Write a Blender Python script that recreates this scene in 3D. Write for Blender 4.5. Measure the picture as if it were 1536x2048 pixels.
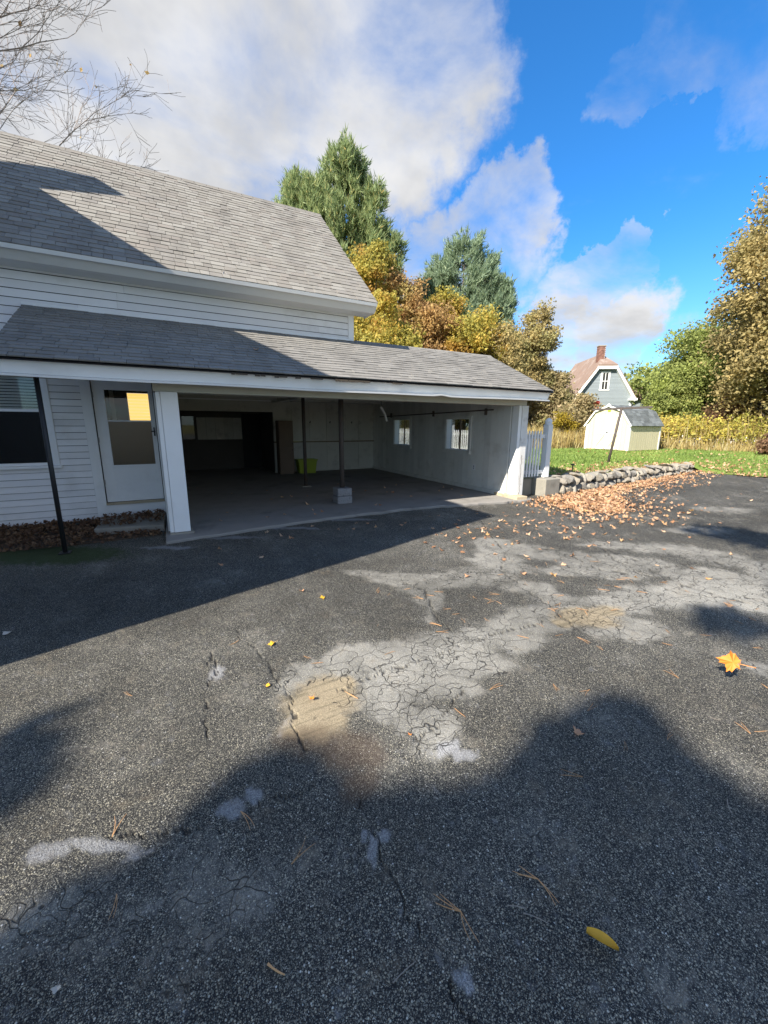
import bpy, math, random
import numpy as np
from mathutils import Vector, Matrix
random.seed(7); RNG = np.random.default_rng(7)
scene = bpy.context.scene
for o in list(bpy.data.objects): bpy.data.objects.remove(o)

# ------------------------------------------------------------------ camera
YAW, PITCH, ROLL, FPX, HCAM = .4926, .2138, .0061, 800.5, 1.6
fw = Vector((math.sin(YAW)*math.cos(PITCH), math.cos(YAW)*math.cos(PITCH), -math.sin(PITCH)))
rt0 = Vector((math.cos(YAW), -math.sin(YAW), 0)); up0 = rt0.cross(fw)
rt = rt0*math.cos(ROLL)+up0*math.sin(ROLL); up = -rt0*math.sin(ROLL)+up0*math.cos(ROLL)
cd = bpy.data.cameras.new('camera'); cam = bpy.data.objects.new('camera', cd); scene.collection.objects.link(cam)
cd.sensor_fit = 'HORIZONTAL'; cd.sensor_width = 36; cd.lens = 36*FPX/1536; cd.clip_start = .05; cd.clip_end = 3000
cam.matrix_world = Matrix(((rt.x, up.x, -fw.x, 0), (rt.y, up.y, -fw.y, 0), (rt.z, up.z, -fw.z, HCAM), (0, 0, 0, 1)))
scene.camera = cam
scene.render.resolution_x, scene.render.resolution_y = 768, 1024
scene.view_settings.view_transform = 'Standard'; scene.view_settings.look = 'None'
scene.view_settings.gamma = 1; scene.view_settings.use_curve_mapping = False
scene.view_settings.exposure = 1.40
scene.render.engine = 'CYCLES'; scene.cycles.max_bounces = 6; scene.cycles.diffuse_bounces = 4; scene.cycles.glossy_bounces = 3; scene.cycles.transmission_bounces = 4; scene.cycles.transparent_max_bounces = 8

# ------------------------------------------------------------------ node helpers
class NT:
    def __init__(s, tree): s.t = tree; s.n = tree.nodes; s.l = tree.links
    def __call__(s, typ, ins=None, **kw):
        nd = s.n.new(typ)
        for k, v in kw.items(): setattr(nd, k, v)
        for k, v in (ins or {}).items():
            if hasattr(v, 'is_output') or isinstance(v, bpy.types.NodeSocket): s.l.new(v, nd.inputs[k])
            else: nd.inputs[k].default_value = v
        return nd
    def math(s, op, a, b=None, c=None, clamp=False):
        nd = s.n.new('ShaderNodeMath'); nd.operation = op; nd.use_clamp = clamp
        for i, v in enumerate((a, b, c)):
            if v is None: continue
            if isinstance(v, bpy.types.NodeSocket): s.l.new(v, nd.inputs[i])
            else: nd.inputs[i].default_value = v
        return nd.outputs[0]
    def mix(s, f, a, b, mode='MIX'):
        nd = s.n.new('ShaderNodeMix'); nd.data_type = 'RGBA'; nd.blend_type = mode; nd.clamp_factor = True
        for i, v in ((0, f), (6, a), (7, b)):
            if isinstance(v, bpy.types.NodeSocket): s.l.new(v, nd.inputs[i])
            else: nd.inputs[i].default_value = (*v, 1) if isinstance(v, (tuple, list)) and len(v) == 3 else v
        return nd.outputs[2]
    def ss(s, v, a, b, c=0., d=1.):
        nd = s.n.new('ShaderNodeMapRange'); nd.interpolation_type = 'SMOOTHSTEP'
        s.l.new(v, nd.inputs[0])
        for i, x in zip((1, 2, 3, 4), (a, b, c, d)): nd.inputs[i].default_value = x
        return nd.outputs[0]
    def ramp(s, v, stops, mode='LINEAR'):
        nd = s.n.new('ShaderNodeValToRGB'); e = nd.color_ramp.elements; nd.color_ramp.interpolation = mode
        while len(e) > 1: e.remove(e[-1])
        e[0].position = stops[0][0]; e[0].color = (*stops[0][1], 1)
        for p, c in stops[1:]:
            q = e.new(p); q.color = (*c, 1)
        s.l.new(v, nd.inputs[0]); return nd.outputs[0]
    def noise(s, vec, scale, detail=3, rough=.55, dist=0., out=0):
        nd = s('ShaderNodeTexNoise', {'Scale': scale, 'Detail': detail, 'Roughness': rough, 'Distortion': dist})
        if vec is not None: s.l.new(vec, nd.inputs['Vector'])
        return nd.outputs[out]
    def voro(s, vec, scale, feature='F1', rnd=1., out=0):
        nd = s('ShaderNodeTexVoronoi', feature=feature); nd.inputs['Scale'].default_value = scale
        nd.inputs['Randomness'].default_value = rnd
        if vec is not None: s.l.new(vec, nd.inputs['Vector'])
        return nd.outputs[out]

# ------------------------------------------------------------------ sun and sky
EL, AZ = math.radians(37), math.radians(17.4)
S = Vector((math.cos(EL)*math.cos(AZ), math.cos(EL)*math.sin(AZ), -math.sin(EL)))      # the way the light travels
sd = bpy.data.lights.new('sun', 'SUN'); sd.energy = 4.4; sd.angle = math.radians(.53); sd.color = (1, .93, .82)
sun = bpy.data.objects.new('sun', sd); scene.collection.objects.link(sun)
sun.rotation_euler = S.to_track_quat('-Z', 'Y').to_euler(); sun.location = (-20, -6, 16)
w = bpy.data.worlds.new('World'); scene.world = w; w.use_nodes = True
T = NT(w.node_tree); w.node_tree.nodes.clear()
sky = T('ShaderNodeTexSky', sky_type='NISHITA', sun_disc=False, sun_elevation=EL, sun_rotation=math.atan2(-S.x, -S.y))
sky.air_density = 1.0; sky.dust_density = .3; sky.ozone_density = 2.5
tc = T('ShaderNodeTexCoord').outputs['Generated']
sep = T('ShaderNodeSeparateXYZ', {0: tc})
blue = T.mix(1., sky.outputs[0], T.mix(T.ss(sep.outputs[2], .0, .42), (.40, .58, .74), (.165, .52, .81)), 'MULTIPLY')
zz = T.math('ADD', T.math('MAXIMUM', sep.outputs[2], 0.), .32)
flat = T('ShaderNodeCombineXYZ', {0: T.math('DIVIDE', sep.outputs[0], zz), 1: T.math('DIVIDE', sep.outputs[1], zz), 2: 0.})
n1 = T.noise(flat.outputs[0], 2.2, 9, .58, .35)
n2 = T.noise(flat.outputs[0], 5.5, 6, .6, .2)
cl = T.math('MULTIPLY', n1, 1.)
wn1 = T('ShaderNodeTexNoise', {'Scale': 5.5, 'Detail': 7., 'Roughness': .62}); T.l.new(tc, wn1.inputs['Vector'])
wof = T('ShaderNodeVectorMath', {0: wn1.outputs['Color'], 1: (.5, .5, .5)}, operation='SUBTRACT')
wsc = T('ShaderNodeVectorMath', {0: wof.outputs[0], 'Scale': .30}, operation='SCALE')
tcw = T('ShaderNodeVectorMath', {0: T('ShaderNodeVectorMath', {0: tc, 1: wsc.outputs[0]}, operation='ADD').outputs[0]}, operation='NORMALIZE').outputs[0]
def blob(d, r0, r1, amp):                                   # a cloud bank in one part of the sky
    dt = T('ShaderNodeVectorMath', {0: tcw, 1: d}, operation='DOT_PRODUCT').outputs['Value']
    return T.ss(dt, math.cos(math.radians(r1)), math.cos(math.radians(r0)), 0., amp)
acc = None
for d, r0, r1, amp in [((-.25, .80, .55), 12, 26, .5), ((.1, .82, .56), 10, 20, .5), ((.36, .72, .6), 6, 15, .48), ((.27, .80, .52), 7, 14, .45),
        ((.1, .68, .73), 8, 20, .45), ((.5, .645, .575), 2, 7.5, .42), ((.47, .73, .49), 1, 6, .27), ((.575, .705, .41), 1, 5.5, .30), ((.63, .69, .37), 1, 5.5, .30), ((.683, .665, .303), 1, 5, .33),
        ((.50, .80, .335), 1, 6, .33), ((.7, .655, .27), .5, 3, .3), ((.748, .614, .253), 1, 4, .33), ((.813, .56, .17), 2, 6.2, .44), ((.854, .49, .155), 2, 6, .46), ((.79, .6, .15), 3, 8, .38), ((.9, .41, .12), 3, 8, .35), ((.72, .67, .16), 3, 8, .3),
        ((.785, .55, .29), .5, 2.6, .30), ((.636, .50, .585), .5, 3.4, .21), ((.716, .445, .54), .5, 4, .195), ((.735, .40, .555), .5, 3, .195), ((.80, .35, .49), .5, 4, .195),
        ((-.8, .5, .35), 14, 34, .45), ((-.5, -.75, .4), 14, 36, .45), ((.45, -.8, .4), 12, 34, .45), ((.9, -.3, .25), 6, 18, .35), ((-.1, -.2, .97), 10, 34, .42), ((-.9, -.2, .3), 10, 30, .35), ((.1, -.95, .2), 14, 30, .4)]:  # this row: cloud banks out of view, added to raise and whiten the fill
    b = blob(d, r0, r1, amp); acc = b if acc is None else T.math('MAXIMUM', acc, b)
dens = T.math('ADD', T.math('ADD', cl, acc), T.math('MULTIPLY', T.math('SUBTRACT', n2, .5), .22))
alpha = T.ss(dens, .60, 1.06)
shade = T.ss(T.math('ADD', T.noise(flat.outputs[0], 3.1, 5, .55), T.math('MULTIPLY', dens, -.25)), .1, .42)
cloud = T.mix(shade, (2.0, 2.02, 2.08), (2.7, 2.7, 2.72))
skyc = T.mix(alpha, blue, cloud)
bg = T('ShaderNodeBackground', {'Color': skyc, 'Strength': .124})
wo = T('ShaderNodeOutputWorld', {'Surface': bg.outputs[0]})

# ------------------------------------------------------------------ materials
MATS = {}
def newmat(name):
    m = bpy.data.materials.new(name); m.use_nodes = True; m.node_tree.nodes.clear(); MATS[name] = m
    return m, NT(m.node_tree)
def finish(t, col, rough=.7, bump=None, bstr=.3, bdist=.01, spec=.3, metal=0., normal=None):
    p = t('ShaderNodeBsdfPrincipled', {'Roughness': rough, 'Specular IOR Level': spec, 'Metallic': metal})
    if isinstance(col, (tuple, list)): p.inputs['Base Color'].default_value = (*col, 1)
    else: t.l.new(col, p.inputs['Base Color'])
    if bump is not None:
        b = t('ShaderNodeBump', {'Height': bump, 'Strength': bstr, 'Distance': bdist}); t.l.new(b.outputs[0], p.inputs['Normal'])
    t('ShaderNodeOutputMaterial', {'Surface': p.outputs[0]}); return p
def plain(name, col, rough=.7, var=.12, scale=6, bstr=.15, spec=.3, metal=0., dirt=None, dscale=2.5, damt=.35, objrnd=0., stretch=(1, 1, 1)):
    m, t = newmat(name); co = t('ShaderNodeTexCoord').outputs['Object']
    if stretch != (1, 1, 1): co = t('ShaderNodeMapping', {'Vector': co, 'Scale': stretch}).outputs[0]
    n = t.noise(co, scale, 5, .6)
    c = t.mix(n, tuple(x*(1-var) for x in col), tuple(min(1, x*(1+var)) for x in col))
    if dirt:
        dn = t.ss(t.noise(co, dscale, 6, .65), .5, .75, 0, damt); c = t.mix(dn, c, dirt)
    if objrnd:
        r = t('ShaderNodeObjectInfo').outputs['Random']
        c = t.mix(1., c, t.ramp(r, [(0, (1-objrnd,)*3), (1, (1+objrnd*.3,)*3)]), 'MULTIPLY')
    finish(t, c, rough, t.noise(co, scale*9, 4, .6), bstr, .004, spec, metal); return m
def rndval(t, attr):
    return t('ShaderNodeAttribute', attribute_name='rnd').outputs['Fac'] if attr else t('ShaderNodeObjectInfo').outputs['Random']
def shingle_mat(name, attr, tones):
    m, t = newmat(name); co = t('ShaderNodeTexCoord').outputs['Object']
    if not attr: co = t('ShaderNodeNewGeometry').outputs['Position']
    r = rndval(t, attr); k = len(tones)
    c = t.ramp(r, [(i/k, tn) for i, tn in enumerate(tones)], 'CONSTANT')
    g = t.noise(co, 260, 3, .7); c = t.mix(t.ss(g, .35, .7), t.mix(.22, c, (.02, .02, .02)), c)
    st = t.noise(t('ShaderNodeMapping', {'Vector': co, 'Scale': (1.1, .25, .25)}).outputs[0], 2.2, 5, .6)
    c = t.mix(t.ss(st, .45, .8, 0, .35), c, (.075, .07, .066))
    finish(t, c, .92, g, .5, .003, .15); return m
GREY = [(.275, .258, .228), (.262, .244, .215), (.292, .275, .244), (.25, .23, .203), (.266, .241, .213), (.308, .291, .26), (.258, .24, .216), (.236, .218, .193), (.28, .263, .235)]
DARK = [(.25, .238, .216), (.235, .223, .204), (.27, .257, .235), (.22, .209, .191), (.243, .23, .21), (.26, .247, .227)]
shingle_mat('shingle', False, GREY); shingle_mat('shingle_rest', True, GREY)
shingle_mat('porch_shingle', False, DARK); shingle_mat('porch_shingle_rest', True, DARK)
plain('felt_and_gap_shade', (.04, .04, .042), .9)
plain('white_paint', (.84, .84, .83), .55, .06, 3, .12, .35, dirt=(.40, .37, .32), dscale=1.6, damt=.18)
plain('clapboard_paint', (.84, .83, .83), .55, .05, 3, .12, .35, dirt=(.42, .39, .34), dscale=1.3, damt=.34, objrnd=.10)
plain('cracked_paint', (.72, .71, .68), .6, .06, 5, .4, .3, dirt=(.28, .24, .19), dscale=5, damt=.5)
plain('fascia_paint', (.70, .70, .68), .55, .06, 2.5, .12, .35, dirt=(.33, .31, .27), dscale=1.8, damt=.3, stretch=(.3, 1, 1))
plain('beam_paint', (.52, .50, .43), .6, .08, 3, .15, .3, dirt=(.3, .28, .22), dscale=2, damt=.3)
plain('interior_board', (.66, .65, .61), .75, .08, 3, .2, .2, dirt=(.34, .31, .27), dscale=2.2, damt=.4, objrnd=.12)
plain('interior_panel', (.56, .54, .48), .75, .1, 2, .2, .2, dirt=(.16, .14, .12), dscale=2.2, damt=.5, objrnd=.12)
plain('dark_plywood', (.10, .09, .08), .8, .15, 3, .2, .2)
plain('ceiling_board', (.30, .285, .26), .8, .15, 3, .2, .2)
plain('timber', (.20, .14, .09), .75, .2, 5, .25, .2, stretch=(1, 1, .2))
plain('old_sill', (.46, .38, .26), .8, .2, 6, .35, .2, dirt=(.15, .12, .09), damt=.6)
plain('black_metal', (.018, .018, .02), .45, .2, 20, .2, .4, dirt=(.09, .05, .03), dscale=8, damt=.4)
plain('rusty_metal', (.075, .062, .055), .7, .2, 15, .25, .3, dirt=(.12, .06, .03), dscale=6, damt=.6)
plain('galvanised', (.3, .29, .28), .5, .1, 20, .2, .4)
plain('concrete_slab', (.245, .23, .21), .9, .2, 2.5, .5, .2, dirt=(.08, .075, .07), dscale=1.2, damt=.6)
plain('concrete', (.27, .25, .21), .9, .2, 5, .6, .2, dirt=(.12, .11, .09), dscale=3, damt=.55)
plain('speckled_block', (.25, .25, .26), .9, .25, 60, .9, .2, dirt=(.05, .05, .055), dscale=30, damt=.9)
plain('vinyl_white', (.74, .74, .74), .35, .03, 4, .05, .4)
plain('tank_white', (.82, .82, .80), .35, .03, 3, .05, .4, dirt=(.5, .47, .4), dscale=2, damt=.2)
plain('lime_plastic', (.30, .36, .03), .45, .08, 4, .05, .4)
plain('cardboard_brown', (.19, .14, .105), .85, .12, 4, .15, .1)
plain('blind_or_glow_slat', (.78, .77, .72), .5, .05, 5, .05)
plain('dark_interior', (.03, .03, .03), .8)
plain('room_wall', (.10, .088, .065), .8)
plain('shed_cream', (.56, .51, .35), .6, .04, 3, .15, .3, objrnd=.05)
plain('shed_white', (.8, .79, .76), .5, .03, 4, .1)
plain('shed_roof', (.165, .18, .185), .9, .2, 3, .4, .2, objrnd=.4)
plain('grey_clapboard', (.25, .285, .30), .6, .06, 2, .1, .3, objrnd=.1)
plain('old_roof', (.24, .17, .135), .9, .25, 1.5, .4, .2, dirt=(.4, .36, .33), dscale=1.2, damt=.55)
plain('brick', (.27, .14, .105), .9, .2, 5, .4, .2, objrnd=.45)
plain('mortar', (.36, .33, .29), .95)
plain('soil', (.075, .055, .04), .95, .3, 8, .6, .1)
plain('bark', (.09, .075, .06), .95, .3, 9, .9, .1, stretch=(1, 1, .25))
plain('pale_bark', (.27, .235, .22), .9, .25, 9, .6, .15, stretch=(1, 1, .3))
plain('needle_brown', (.50, .28, .13), .7, .2, 30, .1, objrnd=.35)
plain('twig_grey', (.30, .26, .22), .8, .2, 30, .2, objrnd=.3)
# stones
m, t = newmat('fieldstone'); co = t('ShaderNodeNewGeometry').outputs['Position']
r = t('ShaderNodeObjectInfo').outputs['Random']
c = t.ramp(r, [(0, (.27, .235, .185)), (.2, (.34, .30, .24)), (.4, (.225, .215, .20)), (.6, (.36, .31, .24)), (.8, (.27, .25, .215)), (1, (.31, .28, .24))])
c = t.mix(t.ss(t.noise(co, 9, 6, .65), .35, .75, 0, .5), c, (.10, .088, .07))
c = t.mix(t.ss(t.noise(co, 4.5, 4, .6), .58, .72, 0, .5), c, (.31, .30, .26))
finish(t, c, .92, t.noise(co, 38, 6, .65), .8, .02, .2)
# glass: a thin pane, part mirror, part clear
def glass_mat(name, tint, refl, rough=.02):
    m, t = newmat(name)
    fr = t('ShaderNodeFresnel', {'IOR': 1.5}).outputs[0]
    f = t.math('ADD', t.math('MULTIPLY', fr, refl), 0.0, clamp=True)
    a = t('ShaderNodeBsdfTransparent', {'Color': (*tint, 1)}); b = t('ShaderNodeBsdfGlossy', {'Roughness': rough, 'Color': (.95, .97, 1, 1)})
    mx = t('ShaderNodeMixShader', {0: f, 1: a.outputs[0], 2: b.outputs[0]}); t('ShaderNodeOutputMaterial', {'Surface': mx.outputs[0]}); return m
glass_mat('pane_glass', (.88, .9, .89), .7); glass_mat('clear_glass', (.96, .97, .96), .8); glass_mat('insect_screen', (.16, .17, .18), .5, .5)
m, t = newmat('hazed_glass')
a = t('ShaderNodeBsdfTransparent', {'Color': (.42, .41, .33, 1)}); b = t('ShaderNodeBsdfTranslucent', {'Color': (.85, .8, .62, 1)}); g = t('ShaderNodeBsdfGlossy', {'Roughness': .25, 'Color': (.8, .8, .8, 1)})
mx = t('ShaderNodeMixShader', {0: .40, 1: a.outputs[0], 2: b.outputs[0]}); mx2 = t('ShaderNodeMixShader', {0: .06, 1: mx.outputs[0], 2: g.outputs[0]}); t('ShaderNodeOutputMaterial', {'Surface': mx2.outputs[0]})
# added yellow glow standing in for sunlit siding seen through the far window
m, t = newmat('glow_siding'); co = t('ShaderNodeTexCoord').outputs['Object']
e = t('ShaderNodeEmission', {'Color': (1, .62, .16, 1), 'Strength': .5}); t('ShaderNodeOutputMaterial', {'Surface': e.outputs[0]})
# leaves
def leaf_mat(name, stops, attr=True, trans=.5, patch=None, rough=.6):
    m, t = newmat(name); r = rndval(t, attr)
    c = t.ramp(r, stops)
    if patch:
        p = t('ShaderNodeNewGeometry').outputs['Position']; c = t.mix(t.ss(t.noise(p, patch[1], 3, .5), patch[2], patch[2]+.16, 0, patch[3]), c, patch[0])
    d = t('ShaderNodeBsdfPrincipled', {'Base Color': c, 'Roughness': rough, 'Specular IOR Level': .25})
    tr = t('ShaderNodeBsdfTranslucent', {'Color': c}); mx = t('ShaderNodeMixShader', {0: trans, 1: d.outputs[0], 2: tr.outputs[0]})
    t('ShaderNodeOutputMaterial', {'Surface': mx.outputs[0]}); return m
leaf_mat('pine_needles', [(0, (0.131, 0.182, 0.086)), (.4, (0.274, 0.350, 0.159)), (.75, (0.401, 0.465, 0.222)), (.9, (0.534, 0.496, 0.202)), (1, (0.665, 0.461, 0.180))])
leaf_mat('pine_needles_blue', [(0, (0.146, 0.197, 0.127)), (.5, (0.292, 0.381, 0.247)), (.9, (0.420, 0.509, 0.318)), (1, (0.516, 0.567, 0.338))])
leaf_mat('maple_gold', [(0, (0.199, 0.199, 0.058)), (.35, (0.395, 0.363, 0.088)), (.7, (0.578, 0.470, 0.103)), (.9, (0.667, 0.440, 0.100)), (1, (0.750, 0.545, 0.134))], patch=((0.456, 0.208, 0.056), .55, .52, .6))
leaf_mat('maple_rust', [(0, (0.235, 0.144, 0.069)), (.35, (0.421, 0.261, 0.112)), (.7, (0.557, 0.363, 0.140)), (1, (0.670, 0.464, 0.178))], patch=((0.414, 0.368, 0.128), .5, .5, .7))
leaf_mat('oak_olive', [(0, (0.185, 0.161, 0.086)), (.35, (0.356, 0.294, 0.133)), (.7, (0.500, 0.395, 0.171)), (1, (0.657, 0.496, 0.210))], patch=((0.345, 0.345, 0.147), .4, .5, .6))
leaf_mat('green_leaf', [(0, (0.127, 0.161, 0.050)), (.4, (0.278, 0.322, 0.101)), (.8, (0.415, 0.448, 0.138)), (1, (0.524, 0.480, 0.192))], patch=((0.452, 0.519, 0.121), .5, .5, .5))
leaf_mat('vine_leaf', [(0, (0.200, 0.175, 0.088)), (.4, (0.362, 0.300, 0.150)), (.75, (0.488, 0.400, 0.225)), (1, (0.600, 0.463, 0.275))], patch=((0.213, 0.237, 0.075), .7, .52, .6))
leaf_mat('russet_leaf', [(0, (.14, .075, .05)), (.5, (.26, .15, .09)), (1, (.36, .24, .13))])
leaf_mat('yellow_shrub', [(0, (.20, .17, .03)), (.5, (.40, .31, .04)), (1, (.5, .36, .05))])
leaf_mat('red_leaf', [(0, (.4, .02, .02)), (1, (.6, .05, .05))])
leaf_mat('lawn_blade', [(0, (0.100, 0.147, 0.034)), (.5, (0.179, 0.264, 0.062)), (.85, (0.248, 0.333, 0.079)), (1, (0.374, 0.327, 0.129))], trans=.3)
leaf_mat('meadow_blade', [(0, (.22, .16, .065)), (.4, (.38, .28, .12)), (.75, (.46, .37, .13)), (1, (.52, .45, .26))], trans=.3)
leaf_mat('goldenrod', [(0, (0.237, 0.247, 0.055)), (.4, (0.408, 0.377, 0.084)), (.75, (0.587, 0.466, 0.091)), (1, (0.620, 0.479, 0.155))], trans=.4, patch=((0.450, 0.329, 0.156), .35, .52, .5))
LEAFST = [(0, (.26, .13, .065)), (.25, (.42, .23, .125)), (.5, (.52, .32, .19)), (.75, (.60, .41, .27)), (1, (.50, .29, .12))]
leaf_mat('dry_leaf', LEAFST, False, .2); leaf_mat('dry_leaf_rest', LEAFST, True, .2)
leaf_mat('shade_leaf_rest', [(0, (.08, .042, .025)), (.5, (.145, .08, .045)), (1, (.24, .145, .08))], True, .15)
plain('leaf_orange', (.62, .20, .03), .5, .15, 20, .2); plain('leaf_yellow', (.58, .33, .03), .5, .15, 20, .2); plain('leaf_tan', (.45, .24, .13), .6, .15, 20, .2)
plain('leaf_pale', (.52, .46, .38), .7, .15, 20, .2)
# ground materials
m, t = newmat('lawn_soil'); co = t('ShaderNodeTexCoord').outputs['Object']
c = t.mix(t.noise(co, 2.2, 6, .6), (.13, .18, .04), (.19, .26, .06)); c = t.mix(t.ss(t.noise(co, .6, 4, .6), .48, .68, 0, .6), c, (.19, .19, .06))
finish(t, c, .95, t.noise(co, 40, 5, .7), .8, .03, .1)
m, t = newmat('field_soil'); co = t('ShaderNodeTexCoord').outputs['Object']
finish(t, t.mix(t.noise(co, .3, 6, .6), (.13, .13, .045), (.22, .18, .07)), .95, t.noise(co, 20, 4), .5, .03, .1)

def asphalt():
    m, t = newmat('asphalt'); co = t('ShaderNodeTexCoord').outputs['Object']
    at = lambda n: t('ShaderNodeAttribute', attribute_name=n).outputs['Fac']
    worn, light, sand, stain, crk, moss, tone, gate = (at(x) for x in ('worn', 'light', 'sand', 'stain', 'crk', 'moss', 'tone', 'gate'))
    v = t('ShaderNodeTexVoronoi', {'Scale': 138.}); t.l.new(co, v.inputs['Vector'])
    v2 = t('ShaderNodeTexVoronoi', {'Scale': 290.}); t.l.new(co, v2.inputs['Vector'])
    chan = lambda s: t('ShaderNodeSeparateColor', {0: s.outputs['Color']}).outputs
    q1, q2 = chan(v), chan(v2)
    stone = t.ramp(q1[0], [(0, (.12, .114, .098)), (.45, (.195, .182, .147)), (.75, (.275, .252, .19)), (.93, (.37, .335, .255)), (.985, (.47, .445, .38)), (1, (.56, .55, .51))])
    fine = t.ramp(q2[1], [(0, (.032, .031, .029)), (.5, (.092, .087, .073)), (.85, (.20, .187, .148)), (1, (.36, .335, .28))])
    smask = t.math('MULTIPLY', t.ss(v.outputs['Distance'], .52, .34), t.ss(q1[1], .50, .54))
    fmask = t.ss(v2.outputs['Distance'], .58, .42)
    c = t.mix(fmask, (.018, .018, .019), fine); c = t.mix(smask, c, stone)
    wc = t.mix(t.ss(q2[0], .15, .9), (.135, .129, .114), (.245, .236, .21)); wc = t.mix(t.math('MULTIPLY', smask, .6), wc, stone)
    c = t.mix(worn, c, wc)
    c = t.mix(light, c, t.mix(q2[0], (.12, .12, .125), (.34, .34, .34)))
    dn = t('ShaderNodeTexNoise', {'Scale': 6., 'Detail': 2.}); t.l.new(co, dn.inputs['Vector'])
    ds = t('ShaderNodeVectorMath', {0: dn.outputs['Color'], 1: (.5, .5, .5)}, operation='SUBTRACT')
    dsc = t('ShaderNodeVectorMath', {0: ds.outputs[0], 'Scale': .2}, operation='SCALE')
    wv = t('ShaderNodeVectorMath', {0: co, 1: dsc.outputs[0]}, operation='ADD')
    e1 = t.voro(wv.outputs[0], 5.6, 'DISTANCE_TO_EDGE'); e2 = t.voro(wv.outputs[0], 12.5, 'DISTANCE_TO_EDGE')
    k1 = t.ss(e1, .016, .002); k2 = t.math('MULTIPLY', t.ss(e2, .022, .003), t.ss(gate, .42, .6))
    kk = t.math('MULTIPLY', t.math('MAXIMUM', k1, k2), t.math('MULTIPLY', t.ss(worn, .08, .3), t.ss(gate, .05, .22)))
    ks = t.math('MAXIMUM', kk, crk)
    grain = q2[2]
    str_ = t.noise(t('ShaderNodeMapping', {'Vector': co, 'Rotation': (0, 0, .75), 'Scale': (3, 40, 1)}).outputs[0], 1., 1)
    sc = t.mix(grain, (.15, .12, .078), (.31, .255, .17)); sc = t.mix(t.ss(str_, .5, .66, 0, .5), sc, (.10, .085, .055))
    c = t.mix(sand, c, sc); c = t.mix(stain, c, (.055, .034, .022)); c = t.mix(moss, c, (.03, .045, .012))
    c = t.mix(t.math('MULTIPLY', ks, .82), c, (.022, .020, .018))
    c = t.mix(1., c, t('ShaderNodeCombineColor', {0: tone, 1: tone, 2: tone}).outputs[0], 'MULTIPLY')
    hgt = t.math('ADD', t.math('MULTIPLY', smask, t.math('ADD', .5, q1[2])), t.math('MULTIPLY', fmask, .45))
    hgt = t.math('MULTIPLY', hgt, t.math('SUBTRACT', 1., t.math('MULTIPLY', t.math('MAXIMUM', worn, sand), .6)))
    hgt = t.math('SUBTRACT', hgt, t.math('MULTIPLY', ks, 2.2))
    finish(t, c, .88, hgt, .8, .006, .2); return m
asphalt()

# ------------------------------------------------------------------ mesh helpers
COL = scene.collection
class MB:
    def __init__(s): s.v = []; s.f = []
    def add(s, vs, fs):
        k = len(s.v); s.v += [tuple(p) for p in vs]; s.f += [tuple(i+k for i in f) for f in fs]; return s
    def box(s, x0, x1, y0, y1, z0, z1):
        return s.add([(x0, y0, z0), (x1, y0, z0), (x1, y1, z0), (x0, y1, z0), (x0, y0, z1), (x1, y0, z1), (x1, y1, z1), (x0, y1, z1)],
                     [(0, 3, 2, 1), (4, 5, 6, 7), (0, 1, 5, 4), (1, 2, 6, 5), (2, 3, 7, 6), (3, 0, 4, 7)])
    def prism(s, poly, ext):                                 # polygon (3-D points) pushed along a vector
        n = len(poly); P = [Vector(p) for p in poly]; E = Vector(ext)
        s.add(P+[p+E for p in P], [tuple(reversed(range(n))), tuple(range(n, 2*n))]+[(i, (i+1) % n, (i+1) % n+n, i+n) for i in range(n)]); return s
    def bar(s, a, b, w, h, upv=(0, 0, 1)):
        a, b = Vector(a), Vector(b); d = (b-a).normalized(); r = d.cross(Vector(upv))
        r = Vector((1, 0, 0)) if r.length < 1e-5 else r.normalized(); u = r.cross(d)
        q = [a+r*(w/2*i)+u*(h/2*j) for i, j in ((-1, -1), (1, -1), (1, 1), (-1, 1))]
        return s.prism(q, b-a)
    def tube(s, pts, rad, n=8, cap=True):
        P = [Vector(p) for p in pts]; R = rad if isinstance(rad, (list, tuple)) else [rad]*len(P); k = len(s.v); ref = None
        for i, p in enumerate(P):
            d = (P[min(i+1, len(P)-1)]-P[max(i-1, 0)]).normalized()
            if ref is None: ref = d.orthogonal().normalized()
            ref = (ref-d*ref.dot(d)); ref = ref.normalized() if ref.length > 1e-6 else d.orthogonal().normalized(); b = d.cross(ref)
            for j in range(n):
                a = 2*math.pi*j/n; s.v.append(tuple(p+(ref*math.cos(a)+b*math.sin(a))*R[i]))
        for i in range(len(P)-1):
            for j in range(n): s.f.append((k+i*n+j, k+i*n+(j+1) % n, k+(i+1)*n+(j+1) % n, k+(i+1)*n+j))
        if cap: s.f.append(tuple(k+j for j in reversed(range(n)))); s.f.append(tuple(k+(len(P)-1)*n+j for j in range(n)))
        return s
    def lathe(s, c, prof, n=16, axis='Z'):
        k = len(s.v)
        for r, h in prof:
            for j in range(n):
                a = 2*math.pi*j/n; x, y = r*math.cos(a), r*math.sin(a)
                s.v.append((c[0]+x, c[1]+y, c[2]+h) if axis == 'Z' else (c[0]+h, c[1]+x, c[2]+y) if axis == 'X' else (c[0]+x, c[1]+h, c[2]+y))
        for i in range(len(prof)-1):
            for j in range(n): s.f.append((k+i*n+j, k+i*n+(j+1) % n, k+(i+1)*n+(j+1) % n, k+(i+1)*n+j))
        s.f.append(tuple(k+j for j in reversed(range(n)))); s.f.append(tuple(k+(len(prof)-1)*n+j for j in range(n))); return s
    def build(s, name, mat, parent=None, bevel=0, smooth=False):
        me = bpy.data.meshes.new(name); me.from_pydata(s.v, [], s.f); me.update()
        if smooth: me.polygons.foreach_set('use_smooth', [True]*len(me.polygons))
        me.materials.append(MATS[mat]); return obj(name, me, parent, bevel)
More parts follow.
